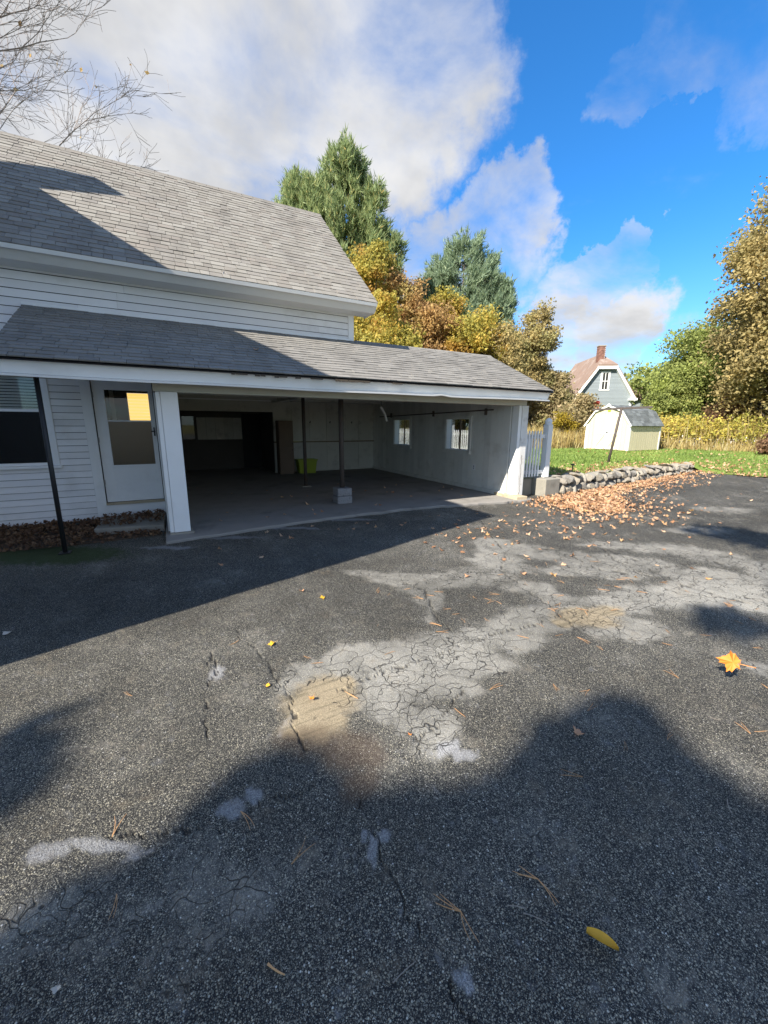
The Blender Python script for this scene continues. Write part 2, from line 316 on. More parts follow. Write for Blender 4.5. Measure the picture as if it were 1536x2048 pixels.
def obj(name, me, parent=None, bevel=0, mw=None):
    o = bpy.data.objects.new(name, me); COL.objects.link(o)
    if parent is not None: adopt(o, parent)
    if mw is not None: o.matrix_basis = mw
    if bevel:
        b = o.modifiers.new('bevel', 'BEVEL'); b.width = bevel; b.segments = 2; b.limit_method = 'ANGLE'
    return o
def adopt(o, parent):
    o.parent = parent
    if parent.type == 'EMPTY': o.matrix_parent_inverse = Matrix.Translation(parent.location).inverted()
def box(name, mat, parent, *c, bevel=0): return MB().box(*c).build(name, mat, parent, bevel)
def tag(o, label=None, cat=None, group=None, kind=None):
    for k, v in (('label', label), ('category', cat), ('group', group), ('kind', kind)):
        if v: o[k] = v
    return o
def thing(name, label, cat, loc, group=None):
    o = bpy.data.objects.new(name, None); COL.objects.link(o); o.location = loc; o.empty_display_size = .2
    return tag(o, label, cat, group)
def npmesh(name, V, Fq, mat, rnd=None, attrs=None, smooth=False):
    V = np.asarray(V, np.float32); Fq = np.asarray(Fq, np.int32); k = Fq.shape[1]
    me = bpy.data.meshes.new(name); me.vertices.add(len(V)); me.vertices.foreach_set('co', V.ravel())
    me.loops.add(Fq.size); me.loops.foreach_set('vertex_index', Fq.ravel()); me.polygons.add(len(Fq))
    me.polygons.foreach_set('loop_start', np.arange(len(Fq), dtype=np.int32)*k)
    me.polygons.foreach_set('use_smooth', np.full(len(Fq), bool(smooth)))
    if rnd is not None:
        a = me.attributes.new('rnd', 'FLOAT', 'FACE'); a.data.foreach_set('value', np.asarray(rnd, np.float32))
    for n, val in (attrs or {}).items():
        a = me.attributes.new(n, 'FLOAT', 'POINT'); a.data.foreach_set('value', np.asarray(val, np.float32))
    me.update(calc_edges=True); me.materials.append(MATS[mat]); return me
def hashn(ix, iy, s=0):
    h = (ix.astype(np.int64)*374761393+iy.astype(np.int64)*668265263+s*974711) & 0xffffffff
    h = ((h ^ (h >> 13))*1274126177) & 0xffffffff; return ((h ^ (h >> 16)) & 0xffff)/65535.
def vn(x, y, s=0):
    ix, iy = np.floor(x), np.floor(y); fx, fy = x-ix, y-iy; fx = fx*fx*(3-2*fx); fy = fy*fy*(3-2*fy)
    a, b, c, d = hashn(ix, iy, s), hashn(ix+1, iy, s), hashn(ix, iy+1, s), hashn(ix+1, iy+1, s)
    return (a*(1-fx)+b*fx)*(1-fy)+(c*(1-fx)+d*fx)*fy
def fbm(x, y, s=0, o=4): return sum(vn(x*2**i+13*i, y*2**i+7*i, s+i)*.5**i for i in range(o))/sum(.5**i for i in range(o))

# ------------------------------------------------------------------ ground, driveway, lawn
R0 = 600.
tag(obj('ground', npmesh('ground', [(-R0, -R0, -.09), (R0, -R0, -.09), (R0, R0, -.09), (-R0, R0, -.09)], [(0, 1, 2, 3)], 'field_soil')), kind='structure')
WORN = [(1.5, 2.1, .5, .14), (2.0, 2.1, .5, .15), (2.5, 2.1, .45, .14), (3.0, 2.08, .45, .15), (3.6, 2.0, .5, .15), (4.2, 1.9, .5, .17), (4.9, 1.75, .5, .2), (5.6, 1.6, .5, .2), (0.54, 2.24, 0.09, 0.07), (0.75, 2.28, 0.2, 0.12), (1.03, 2.26, 0.24, 0.14), (1.32, 2.21, 0.25, 0.15), (1.65, 2.18, 0.22, 0.15), (2.02, 2.16, 0.24, 0.14), (2.21, 1.93, 0.15, 0.15), (1.56, 1.94, 0.24, 0.15), (1.21, 1.89, 0.25, 0.15), (1.01, 1.79, 0.18, 0.13), (1.12, 1.59, 0.17, 0.12), (1.02, 1.44, 0.1, 0.08), (1.43, 1.77, 0.16, 0.1), (1.79, 1.9, 0.21, 0.14), (2.75, 2.11, 0.26, 0.12), (3.19, 2.09, 0.27, 0.23), (3.12, 1.77, 0.29, 0.2), (3.14, 1.62, 0.2, 0.13), (3.88, 1.91, 0.33, 0.21), (4.35, 1.8, 0.35, 0.21), (4.75, 1.59, 0.3, 0.19), (4.64, 1.4, 0.23, 0.14), (1.77, 3.85, 0.22, 0.08), (2.03, 3.51, 0.27, 0.14), (2.19, 3.27, 0.21, 0.22), (2.07, 2.92, 0.14, 0.23), (1.9, 2.65, 0.07, 0.12), (2.51, 3.19, 0.32, 0.2), (2.89, 3.15, 0.33, 0.25), (3.45, 3.43, 0.25, 0.39), (3.81, 3.94, 0.24, 0.34), (4.09, 3.55, 0.4, 0.23), (4.27, 3.22, 0.39, 0.22), (4.44, 2.92, 0.37, 0.25), (4.68, 2.69, 0.37, 0.25), (4.91, 2.48, 0.3, 0.21), (3.96, 2.77, 0.4, 0.14), (4.35, 2.43, 0.34, 0.14), (5.82, 2.66, 0.41, 0.27), (5.94, 2.37, 0.39, 0.26), (5.26, 1.93, 0.28, 0.2), (4.91, 2.11, 0.28, 0.19), (5.98, 2.02, 0.31, 0.19), (6.03, 1.8, 0.24, 0.19), (5.33, 3.17, 0.42, 0.16), (7.34, 3.06, 0.49, 0.2), (9.6, 3.64, 0.51, 0.25), (3.11, 2.65, 0.26, 0.16), (3.09, 2.39, 0.19, 0.15), (3.41, 0.91, 0.1, 0.09)]
LIGHT = [(-.1, 5.78, .45, .10), (.7, 5.92, .45, .10), (1.6, 6.08, .5, .10), (2.7, 6.2, .6, .09), (0.12, 1.53, 0.08, 0.06), (0.22, 1.58, 0.06, 0.04), (0.57, 1.11, 0.03, 0.06), (0.57, 1.18, 0.02, 0.03), (0.63, 1.13, 0.03, 0.03), (-0.38, 1.62, 0.21, 0.04), (-0.56, 1.67, 0.11, 0.05), (0.59, 0.66, 0.03, 0.04), (1.14, 1.27, 0.15, 0.05), (0.14, 2.6, 0.07, 0.11), (0.48, 1.92, 0.03, 0.16), (1.07, 1.38, 0.13, 0.07)]
SAND = [(0.68, 2.0, 0.2, 0.18), (0.6, 1.86, 0.14, 0.16), (0.83, 2.03, 0.09, 0.1), (3.02, 1.97, 0.22, 0.16), (3.29, 1.97, 0.13, 0.09), (2.77, 1.98, 0.08, 0.07)]
STAIN = [(0.63, 1.41, 0.09, 0.13), (0.67, 1.59, 0.15, 0.1), (0.51, 1.75, 0.13, 0.1)]
MOSS = [(-1.5, 6.2, 1.0, .35), (-2.4, 6.5, .8, .5)]
CRACKS = [[(0.15, 2.86), (0.15, 2.62), (0.1, 2.5), (0.05, 2.34), (0.04, 2.16), (0.05, 2.02)], [(0.16, 2.82), (0.11, 2.74), (0.14, 2.55)], [(0.03, 2.37), (-0.01, 2.3)], [(0.37, 3.11), (0.35, 2.98)], [(0.41, 2.87), (0.45, 2.67), (0.48, 2.51), (0.47, 2.38), (0.5, 2.26), (0.5, 2.1), (0.48, 1.97), (0.47, 1.81), (0.47, 1.69)], [(0.67, 2.04), (1.09, 2.07), (1.44, 2.07), (1.82, 2.1), (2.18, 2.12), (2.53, 2.07), (2.94, 2.11), (3.49, 2.05), (4.07, 2.01), (4.81, 1.92)], [(0.59, 1.32), (0.58, 1.2), (0.58, 1.08), (0.57, 0.96), (0.56, 0.83), (0.58, 0.73), (0.58, 0.65), (0.58, 0.5), (.6, .2)], [(-0.33, 1.64), (-0.21, 1.58), (-0.08, 1.52), (0.03, 1.49), (0.1, 1.47), (0.21, 1.52), (0.34, 1.49), (0.47, 1.47)], [(4.67, 5.17), (4.08, 4.23), (3.66, 3.54), (3.2, 3.17), (3.01, 2.56), (2.86, 2.05), (2.77, 1.84)], [(3.84, 2.5), (4.73, 2.38), (5.76, 2.24), (5.46, 1.58)], [(4.21, 3.74), (4.42, 3.26), (4.22, 2.64), (4.52, 2.31), (4.58, 1.82), (4.65, 1.33)], [(0.99, 1.49), (1.15, 1.53), (1.32, 1.62), (1.48, 1.69)], [(1.69, 3.95), (1.99, 3.45), (2.13, 3.09), (1.9, 2.6), (1.85, 2.32)], [(5.47, 4.18), (4.88, 2.69), (5.3, 2.52)], [(5.14, 3.27), (4.71, 2.78), (4.6, 2.41)]]
def gz(x, y): return (fbm(np.asarray(x, float)*.9, np.asarray(y, float)*.9, 3, 3)-.5)*.03
def driveway():
    th = np.radians(np.concatenate([np.arange(-44, 98, .21), np.arange(98, 316, 4.)])); nr = 500
    r = np.concatenate([[.004], .3*np.exp(np.linspace(0, math.log(45/.3), nr-1))]); nt = len(th)
    X = np.outer(r, np.sin(th)).ravel(); Y = np.outer(r, np.cos(th)).ravel()
    nx, ny = (fbm(X*4, Y*4, 11)-.5)*.16, (fbm(X*4, Y*4, 29)-.5)*.16
    c, s_ = math.cos(YAW), math.sin(YAW)
    def field(L, sc=1.5):
        f = np.zeros(len(X))
        for cx, cy, a, b in L:
            m_ = (abs(X-cx) < 3*a+.3) & (abs(Y-cy) < 3*b+.4)
            dx, dy = X[m_]+nx[m_]-cx, Y[m_]+ny[m_]-cy; u, v_ = dx*c-dy*s_, dx*s_+dy*c
            q = 1-np.sqrt((u/(a*sc))**2+(v_/(b*sc))**2); f[m_] = np.maximum(f[m_], np.clip(q*1.4, 0, 1))
        return f
    worn, light, sand, stain, moss = (field(L) for L in (WORN, LIGHT, SAND, STAIN, MOSS))
    light = field(LIGHT, 1.1)
    def sms(v_, a, b): q = np.clip((v_-a)/(b-a), 0, 1); return q*q*(3-2*q)
    n9, n22, n50, n4 = fbm(X*9, Y*9, 61, 4)-.5, fbm(X*24, Y*24, 62, 4)-.5, fbm(X*60, Y*60, 63, 2)-.5, fbm(X*3.5, Y*3.5, 64, 4)
    big = fbm(X*.7, Y*.7, 65, 4)-.5
    wnn = worn*1.25+n9*.55+n50*.45+(n4-.5)*.75; worn_m = sms(wnn, .02, .75)*np.clip(.86+n9*1.1+big*.5, .5, 1)
    light_m = sms(light+n22*.9+n50*.4, .15, .7)*.8; sand_m = sms(sand*1.3+n9*.6+n50*.4, .05, .85)*.92
    stain_m = sms(stain+n9*.8+n50*.4, .05, .9)*.5; moss_m = sms(moss+n22*.7, .2, .7)*.85
    tone = np.clip(1.30+big*1.0+(n4-.5)*.55, .75, 1.75); gate = np.clip((fbm(X*3, Y*3, 66, 3)-.5)*1.6+.55, 0, 1)
    crk = np.zeros(len(X)); jx, jy = (fbm(X*22, Y*22, 5)-.5)*.075, (fbm(X*22, Y*22, 9)-.5)*.075
    for L in CRACKS:
        d = np.full(len(X), 9.); wd = .0018+.0018*np.hypot(*np.mean(L, 0))
        for (ax, ay), (bx, by) in zip(L[:-1], L[1:]):
            m_ = (X > min(ax, bx)-.15) & (X < max(ax, bx)+.15) & (Y > min(ay, by)-.15) & (Y < max(ay, by)+.15)
            px, py = X[m_]+jx[m_]-ax, Y[m_]+jy[m_]-ay; ex, ey = bx-ax, by-ay; tt = np.clip((px*ex+py*ey)/(ex*ex+ey*ey), 0, 1)
            d[m_] = np.minimum(d[m_], np.hypot(px-tt*ex, py-tt*ey))
        br = np.clip(fbm(X*7, Y*7, 41)*2.8-.75, .0, 1)
        crk = np.maximum(crk, np.clip(1.3-d/(wd*br+.0008), 0, 1)*np.clip(br*3, 0, 1))
    Z = gz(X, Y)-.008*crk-.010*np.clip(sand, 0, .6)+.004*worn*(fbm(X*9, Y*9, 2)-.5)
    V = np.stack([X, Y, Z], 1); i, j = np.meshgrid(np.arange(nr-1), np.arange(nt), indexing='ij'); j2 = (j+1) % nt
    Fq = np.stack([i*nt+j, (i+1)*nt+j, (i+1)*nt+j2, i*nt+j2], -1).reshape(-1, 4)[:, ::-1]
    A = dict(worn=worn_m, light=light_m, sand=sand_m, stain=stain_m, crk=crk, moss=moss_m, tone=tone, gate=gate)
    me = npmesh('driveway', V, Fq, 'asphalt', attrs=A, smooth=True)
    tag(obj('driveway', me), 'cracked grey asphalt driveway with worn pale patches', None, kind='structure')
driveway()

def wall_y(x): return 6.25+(x-8)*.15                       # foot of the stone wall
def lawn_z(x, y):
    x = np.asarray(x, float); y = np.asarray(y, float)
    up_ = np.where(x < 17, .40-.02*(np.clip(x, 8, 17)-8), .22); d = np.clip((x-16.6)/4.5, 0, 1); d = d*d*(3-2*d)
    up2 = np.where(x < 17, up_, .22+.08*np.clip((x-17)/5, 0, 1)); low = .015+d*.285
    k = np.clip((y-6.2)/1.6, 0, 1)*np.clip(1-(x-17)/4, 0, 1); k = np.where(x < 17, np.where(y > wall_y(x)-.1, 1, 0), k)
    return up2*k+low*(1-k)+(fbm(x*.4, y*.4, 8, 3)-.5)*.05
def edge_x(y): return 16.75+.5*np.sin(y*.35)+(fbm(y*1.3, y*0, 17, 3)-.5)*.8-np.clip(-y, 0, 30)*.03
def lawn():
    xs = np.concatenate([np.arange(6.93, 17, .3), [17.]]); tt = np.concatenate([np.linspace(0, 1, 40)**1.6])
    V, Fq = [], []
    def patch(P):
        a, b, _ = P.shape; k = sum(len(v) for v in V); V.append(P.reshape(-1, 3)); i, j = np.meshgrid(np.arange(a-1), np.arange(b-1), indexing='ij')
        Fq.append((np.stack([i*b+j, (i+1)*b+j, (i+1)*b+j+1, i*b+j+1], -1)+k).reshape(-1, 4))
    X = np.repeat(xs[:, None], len(tt), 1); Y = (np.maximum(wall_y(xs), 6.4)[:, None]+.22)+tt[None]*70; Z = lawn_z(X, Y); patch(np.stack([X, Y, Z], -1))
    ys = np.arange(-40, 80, .4); t2 = np.linspace(0, 1, 60)**1.8
    x0 = np.where(ys < 7.7, edge_x(ys), 17.)
    X = x0[:, None]+t2[None]*90; Y = np.repeat(ys[:, None], len(t2), 1); patch(np.stack([X, Y, lawn_z(X, Y)], -1)[:, ::-1])
    tag(obj('lawn', npmesh('lawn', np.vstack(V), np.vstack(Fq), 'lawn_soil', smooth=True)), kind='structure')
    # the blades, as one mass
    N = 110000; u = RNG.random((N, 2)); x = np.empty(N); y = np.empty(N)
    y = -6+40*u[:, 0]**1.; x = 7+26*u[:, 1]
    ok = np.where(x < 17, (y > wall_y(x)+.45) & (fbm(x*1.2, y*1.2, 77)*1.0+np.clip((y-wall_y(x)-.3)/1.6, 0, 1)*.5 > .62), np.where(y < 7.7, x > edge_x(y)+.02, True)); ok &= ~((x > 21.4) & (x < 24.6) & (y > 12.7) & (y < 15.6))
    x, y = x[ok], y[ok]; z = lawn_z(x, y); n = len(x); a = RNG.random(n)*6.28; h = .05+.05*RNG.random(n); wv = .02+.016*RNG.random(n); ln = RNG.normal(0, .035, (n, 2))
    P = np.stack([np.stack([x-np.cos(a)*wv, y-np.sin(a)*wv, z-.01], 1), np.stack([x+np.cos(a)*wv, y+np.sin(a)*wv, z-.01], 1), np.stack([x+ln[:, 0], y+ln[:, 1], z+h], 1)], 1).reshape(-1, 3)
    tag(obj('lawn_grass', npmesh('lawn_grass', P, np.arange(3*n).reshape(-1, 3), 'lawn_blade', np.clip(RNG.random(n)*.65+(fbm(x*.5, y*.5, 91, 4)-.32)*.9, 0, 1))), 'short green lawn grass around the cream shed', 'grass', kind='stuff')
lawn()

# ------------------------------------------------------------------ shingled roof slope and clapboards
def unit_box(name, mat, taper=0.):
    b = MB().add([(-.5, 0, 0), (.5, 0, 0), (.5, 1, 0), (-.5, 1, 0), (-.5, 0, 1), (.5, 0, 1), (.5, 1, 1-taper), (-.5, 1, 1-taper)],
                 [(0, 3, 2, 1), (4, 5, 6, 7), (0, 1, 5, 4), (1, 2, 6, 5), (2, 3, 7, 6), (3, 0, 4, 7)])
    me = bpy.data.meshes.new(name); me.from_pydata(b.v, [], b.f); me.update(); me.materials.append(MATS[mat]); return me
def shingle_slope(deck, origin, along, upslope, length, run, expo, wmin, wmax, mat, near, x_of=None, maxn=300, sag=0.):
    """courses of single tabs; the ones nearest the viewer's side are objects, the rest one mesh"""
    A = Vector(along).normalized(); U = Vector(upslope).normalized(); N = A.cross(U).normalized(); O = Vector(origin)
    tabs = []; nc = int(run/expo)
    for k in range(nc+1):
        x = -random.random()*.15; s0 = k*expo-.02; wob = random.uniform(-.004, .004)
        while x < length:
            wd = random.uniform(wmin, wmax); a, b = max(x, 0), min(x+wd, length); x += wd
            if b-a < .03: continue
            L = min(expo*1.5, run-s0); tabs.append((a, b, s0+wob+random.uniform(-.003, .003), L, random.uniform(.012, .019)))
    def mw(tb):
        a, b, s0, L, th = tb; c = O+A*((a+b)/2)+U*s0+N*(.004+sag*0)
        tilt = .014; U2 = (U*L-N*tilt*(L/expo)*.6).normalized(); N2 = A.cross(U2)
        c = c+N*.012; M = Matrix.Identity(4)
        for i in range(3): M[i][0] = A[i]*(b-a-.005); M[i][1] = U2[i]*L; M[i][2] = N2[i]*th; M[i][3] = c[i]
        return M
    order = sorted(range(len(tabs)), key=lambda i: (mw(tabs[i]).translation-Vector(near)).length)
    me = unit_box('shingle', mat); rest = []
    for r_, i in enumerate(order):
        if r_ < maxn: obj('shingle', me, deck, mw=mw(tabs[i]))
        else: rest.append(mw(tabs[i]))
    if rest:
        base = np.array([v.co[:] for v in me.vertices]); fq = np.array([p.vertices[:] for p in me.polygons]); V, Fq, rn = [], [], []
        for k, M in enumerate(rest):
            Mn = np.array(M); V.append(base@Mn[:3, :3].T+Mn[:3, 3]); Fq.append(fq+8*k); rn += [random.random()]*6
        o = obj('shingles', npmesh('shingles', np.vstack(V), np.vstack(Fq), mat+'_rest', rn), deck); o['kind'] = 'stuff'
def clapboards(wall, spans, z0, z1, reveal, Y, name='clapboard', mat='clapboard_paint', proud=.014, face=-1):
    """spans(z) -> list of (x0, x1) left free by openings; each board is one object"""
    z = z0; k = 0
    while z < z1-.01:
        h = min(reveal, z1-z)
        for a, b in spans(z, z+h):
            if b-a < .02: continue
            cuts = [a]
            while b-cuts[-1] > 3.8: cuts.append(cuts[-1]+random.uniform(2.2, 3.4))
            cuts.append(b)
            for p, q in zip(cuts[:-1], cuts[1:]):
                j = random.uniform(-.0015, .0015)
                MB().prism([(p+.001, Y, z+.004+j), (p+.001, Y-proud-.004, z+j), (p+.001, Y-proud-.004, z+.008+j), (p+.001, Y-.004, z+h-.007+j), (p+.001, Y, z+h-.007+j)], (q-p-.002, 0, 0)).build(name, mat, wall)
        z += reveal

# ------------------------------------------------------------------ the ell: white clapboard wing with the grey roof
YW, ZE, YE, ZR, YR = 7.87, 3.869, 7.42, 6.5587, 10.479
ell = thing('house_wing', 'white clapboard house wing with long grey shingled roof', 'house', (0, YW, 0))
def wallpoly(name, mat, parent, poly, ext): return MB().prism(poly, ext).build(name, mat, parent)
# front wall above the porch roof and below it on the left, as a hollow shell with its openings
fwall = MB()
fwall.box(-3.38, -2.28, YW, YW+.12, .02, 3.95); fwall.box(-2.28, -1.57, YW, YW+.12, .02, .955); fwall.box(-2.28, -1.57, YW, YW+.12, 2.36, 3.95)
fwall.box(-1.57, -.965, YW, YW+.12, .02, 3.95); fwall.box(-.965, -.125, YW, YW+.12, 2.34, 3.95); fwall.box(-.125, 0.02, YW, YW+.12, .02, 3.95)
fwall.box(.02, 3.46, YW, YW+.12, 2.5, 3.95); fwall.box(-.965, -.125, YW, YW+.12, .02, .30)
fw_o = fwall.build('wall', 'felt_and_gap_shade', ell)  # near-black shell paints the shadow lines in the gaps between clapboards
def span_low(z0, z1):
    s = [(-3.36, -1.10)]
    if z1 > .965 and z0 < 2.40: s = [(-3.36, -2.42), (-1.50, -1.10)]
    return s
clapboards(fw_o, span_low, .06, 2.62, .1, YW)
clapboards(fw_o, lambda a, b: [(-3.36, 3.42)] if b > 3.0 else ([(-3.36, -1.63)] if True else []), 2.62, 3.74, .118, YW)
box('frieze_board', 'white_paint', ell, -3.36, 3.44, YW-.03, YW-.001, 3.70, 3.86)
box('corner_board', 'white_paint', ell, 3.385, 3.50, YW-.032, YW+.10, 2.9, 3.72, bevel=.003)
# gable end
gw = wallpoly('gable_wall', 'white_paint', ell, [(3.36, YW+.121, 2.3), (3.36, 13.05, 2.3), (3.36, 13.05, 3.8), (3.36, YR, 6.35), (3.36, YW+.121, 4.0)], (.1, 0, 0))
zz_ = 3.0
while zz_ < 6.2:
    y0 = YW+.122 if zz_ < 3.9 else YR-(6.38-zz_)*1.137; y1 = 13.05 if zz_ < 3.8 else YR+(6.38-zz_)*1.137
    y1 = min(y1, 13.05); y0 = max(y0, YW+.122)
    MB().prism([(3.46, y0, zz_), (3.478, y0, zz_), (3.465, y0, zz_+.118), (3.46, y0, zz_+.118)], (0, y1-y0, 0)).build('clapboard', 'clapboard_paint', gw)
    zz_ += .118
box('back_wall', 'white_paint', ell, -3.38, 3.36, 13.06, 13.16, 2.3, 3.85)
# roof
sl = Vector((0, YR-YE, ZR-ZE)); run = sl.length; U1 = sl.normalized(); N1 = Vector((1, 0, 0)).cross(U1)
def deckpoly(y0, z0, y1, z1, th):
    d = Vector((0, y1-y0, z1-z0)).normalized(); n = Vector((1, 0, 0)).cross(d)*th
    return [(0, y0, z0), (0, y1, z1), (0, y1-n.y, z1-n.z), (0, y0-n.y, z0-n.z)]
def shift(P, x): return [(x, p[1], p[2]) for p in P]
deck = MB().prism(shift(deckpoly(YE, ZE, YR, ZR, .05), -3.3), (7.10, 0, 0)).build('roof', 'felt_and_gap_shade', ell)
shingle_slope(deck, (-3.3, YE, ZE), (1, 0, 0), U1, 7.11, run, .132, .11, .27, 'shingle', (-2.2, 7.4, 4.2))
MB().prism(shift([(0, YR, ZR-.002), (0, 13.54, ZE), (0, 13.51, ZE-.05), (0, YR, ZR-.06)], -3.3), (7.10, 0, 0)).build('roof_back', 'shingle', ell)
rb = MB()
for k in range(30):
    x = -3.3+k*.24; rb.prism([(x, YR-.11, ZR-.062), (x, YR, ZR+.042), (x, YR+.11, ZR-.062), (x, YR+.11, ZR-.075), (x, YR, ZR+.028), (x, YR-.11, ZR-.075)], (min(.252, 3.815-x), 0, 0))
rb.build('ridge_cap', 'shingle', deck)
# boxed eave: sloped fascia, crown strip, soffit, and the return at the gable
dn = -N1
fa = Vector((0, YE-.015, ZE-.012)); fb = fa+dn*.185
MB().prism([(-3.35, fa.y, fa.z), (-3.35, fb.y, fb.z), (-3.35, fb.y+.02, fb.z+.02), (-3.35, fa.y+.02, fa.z+.02)], (7.13, 0, 0)).build('fascia', 'fascia_paint', ell)
MB().prism([(-3.35, fa.y-.022, fa.z+.008), (-3.35, fa.y-.008, fa.z-.045), (-3.35, fa.y-.001, fa.z-.045), (-3.35, fa.y-.001, fa.z+.008)], (7.14, 0, 0)).build('crown_strip', 'fascia_paint', ell)
MB().prism([(-3.35, fb.y+.003, fb.z+.003), (-3.35, YW-.031, fb.z-.01), (-3.35, YW-.031, fb.z+.02), (-3.35, fb.y+.003, fb.z+.022)], (7.12, 0, 0)).build('soffit', 'fascia_paint', ell)
MB().prism([(3.782, fa.y, fa.z), (3.782, fb.y, fb.z), (3.782, YW+.1, fb.z), (3.782, YW+.1, ZE+.30)], (.02, 0, 0)).build('eave_return', 'fascia_paint', ell)
MB().prism([(3.803, YE+.02, ZE-.005), (3.803, YR, ZR-.01), (3.803, YR, ZR-.17), (3.803, YE+.12, ZE-.12)], (.02, 0, 0)).build('rake_board', 'fascia_paint', ell)
MB().tube([(1.05, 7.44, 3.90), (1.06, 7.5, 3.985), (1.09, 7.56, 4.02), (1.11, 7.5, 3.975), (1.12, 7.43, 3.9)], .006, 5).build('wire_loop', 'galvanised', ell)
# window with a blind and a screen over the lower sash
win = MB().box(-1.57, -1.485, YW-.035, YW+.06, .965, 2.40).box(-2.40, -2.28, YW-.035, YW+.06, .965, 2.40).box(-2.28, -1.57, YW-.035, YW+.06, 2.30, 2.40).build('window', 'white_paint', ell, .004)
MB().box(-2.44, -1.465, YW-.075, YW+.06, .925, .963).build('sill', 'white_paint', win, .004)
MB().box(-2.28, -1.57, YW+.005, YW+.035, 1.76, 1.80).box(-2.28, -1.57, YW+.005, YW+.035, .965, 1.01).box(-1.60, -1.57, YW+.006, YW+.034, 1.01, 2.30).box(-2.28, -2.25, YW+.006, YW+.034, 1.01, 2.30).build('sash', 'white_paint', win, .003)
box('pane', 'pane_glass', win, -2.25, -1.60, YW+.016, YW+.022, 1.80, 2.30); box('pane', 'pane_glass', win, -2.25, -1.60, YW+.016, YW+.022, 1.01, 1.76)
box('insect_screen', 'insect_screen', win, -2.25, -1.60, YW-.004, YW-.001, 1.01, 1.76)
for k in range(30):
    z = 1.02+k*.043; MB().prism([(-2.26, YW+.075, z), (-2.26, YW+.105, z+.030), (-2.26, YW+.105, z+.032), (-2.26, YW+.075, z+.002)], (.68, 0, 0)).build('blind_or_glow_slat', 'blind_or_glow_slat', win)
box('dark_backing', 'dark_interior', ell, -2.3, -1.55, YW+.13, YW+.16, .9, 2.4)  # near-black sheet behind the blind, its colour stands in for the unlit room
# storm door, its casing, the dark room behind and its far window
door = MB().box(-.955, -.80, YW+.02, YW+.055, .325, 2.33).box(-.20, -.135, YW+.02, YW+.055, .325, 2.33).box(-.80, -.20, YW+.02, YW+.055, .325, .93).box(-.80, -.20, YW+.02, YW+.055, 2.12, 2.33).box(-.80, -.20, YW+.022, YW+.05, 1.628, 1.652).build('door', 'white_paint', ell, .003)
box('glass', 'clear_glass', door, -.80, -.20, YW+.034, YW+.039, 1.652, 2.12); box('lower_glass', 'hazed_glass', door, -.80, -.20, YW+.034, YW+.039, .93, 1.628)
MB().box(-.83, -.80, YW+.012, YW+.0195, .90, 2.14).box(-.20, -.17, YW+.012, YW+.0195, .90, 2.14).box(-.83, -.17, YW+.010, YW+.0185, .895, .93).build('glazing_bead', 'white_paint', door, .002)
MB().bar((-.165, YW-.03, 1.40), (-.165, YW-.03, 1.54), .02, .02).bar((-.165, YW-.035, 1.47), (-.165, YW+.02, 1.47), .02, .03).bar((-.21, YW-.035, 1.475), (-.15, YW-.035, 1.475), .02, .02).build('handle', 'black_metal', door, .002)
for z in (.62, 1.3, 2.0): box('hinge', 'galvanised', door, -.962, -.945, YW+.008, YW+.02, z, z+.08)
cas = MB().box(-1.10, -.966, YW-.035, YW+.02, .04, 2.40).box(-.124, -.02, YW-.035, YW+.02, .3, 2.40).box(-.966, -.124, YW-.035, YW+.02, 2.335, 2.44).build('door_casing', 'white_paint', ell, .004)
MB().box(-.966, -.124, YW-.06, YW+.02, .285, .32).build('threshold', 'old_sill', ell, .004); box('kick_board', 'white_paint', ell, -.966, -.124, YW-.03, YW-.002, .06, .284)
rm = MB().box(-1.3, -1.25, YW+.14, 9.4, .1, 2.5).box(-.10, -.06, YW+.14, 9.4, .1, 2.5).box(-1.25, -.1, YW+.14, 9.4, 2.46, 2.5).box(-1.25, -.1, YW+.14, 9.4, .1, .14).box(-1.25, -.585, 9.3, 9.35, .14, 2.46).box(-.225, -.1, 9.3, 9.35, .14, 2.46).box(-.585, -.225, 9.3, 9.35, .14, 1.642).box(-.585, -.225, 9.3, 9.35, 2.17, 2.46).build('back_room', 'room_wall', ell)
bw = MB().box(-.60, -.585, 9.27, 9.30, 1.62, 2.19).box(-.225, -.21, 9.27, 9.30, 1.62, 2.19).box(-.585, -.225, 9.27, 9.30, 2.17, 2.19).box(-.60, -.21, 9.25, 9.30, 1.625, 1.642).build('far_window', 'timber', ell)
for k in range(9): MB().prism([(-.583, 9.335, 1.645+k*.058), (-.583, 9.318, 1.697+k*.058), (-.583, 9.322, 1.70+k*.058), (-.583, 9.34, 1.648+k*.058)], (.356, 0, 0)).build('blind_or_glow_slat', 'glow_siding', bw)  # self-glowing slats in place of yellow siding in the sun
box('curtain', 'blind_or_glow_slat', bw, -.86, -.79, 9.2, 9.22, 1.5, 2.2)

# ------------------------------------------------------------------ the tall main house beyond the frame on the left (its eave and chimney shade the yard)
mh = thing('main_house', 'tall white main house left of the yard, adjoining the wing', 'house', (-7, 6, 0))
box('wall', 'clapboard_paint', mh, -10.6, -3.4, 2.86, 10.3, 0, 6.32)
px_ = math.tan(math.radians(27))
MB().prism([(-3.0, 2.72, 6.46), (-7, 2.72, 6.46+4*px_), (-11, 2.72, 6.46), (-11, 2.72, 6.40), (-7, 2.72, 6.38+4*px_), (-3.0, 2.72, 6.40)], (0, 7.5, 0)).build('roof', 'shingle', mh)
MB().prism([(-3.4, 2.87, 6.321), (-7, 2.87, 6.35+3.6*px_), (-10.6, 2.87, 6.321)], (0, 7.2, 0)).build('gable_wall', 'clapboard_paint', mh)
MB().prism([(-3.02, 2.74, 6.10), (-3.02, 2.74, 6.399), (-3.4, 2.74, 6.399), (-3.4, 2.74, 6.10)], (0, 7.4, 0)).build('eave', 'white_paint', mh)
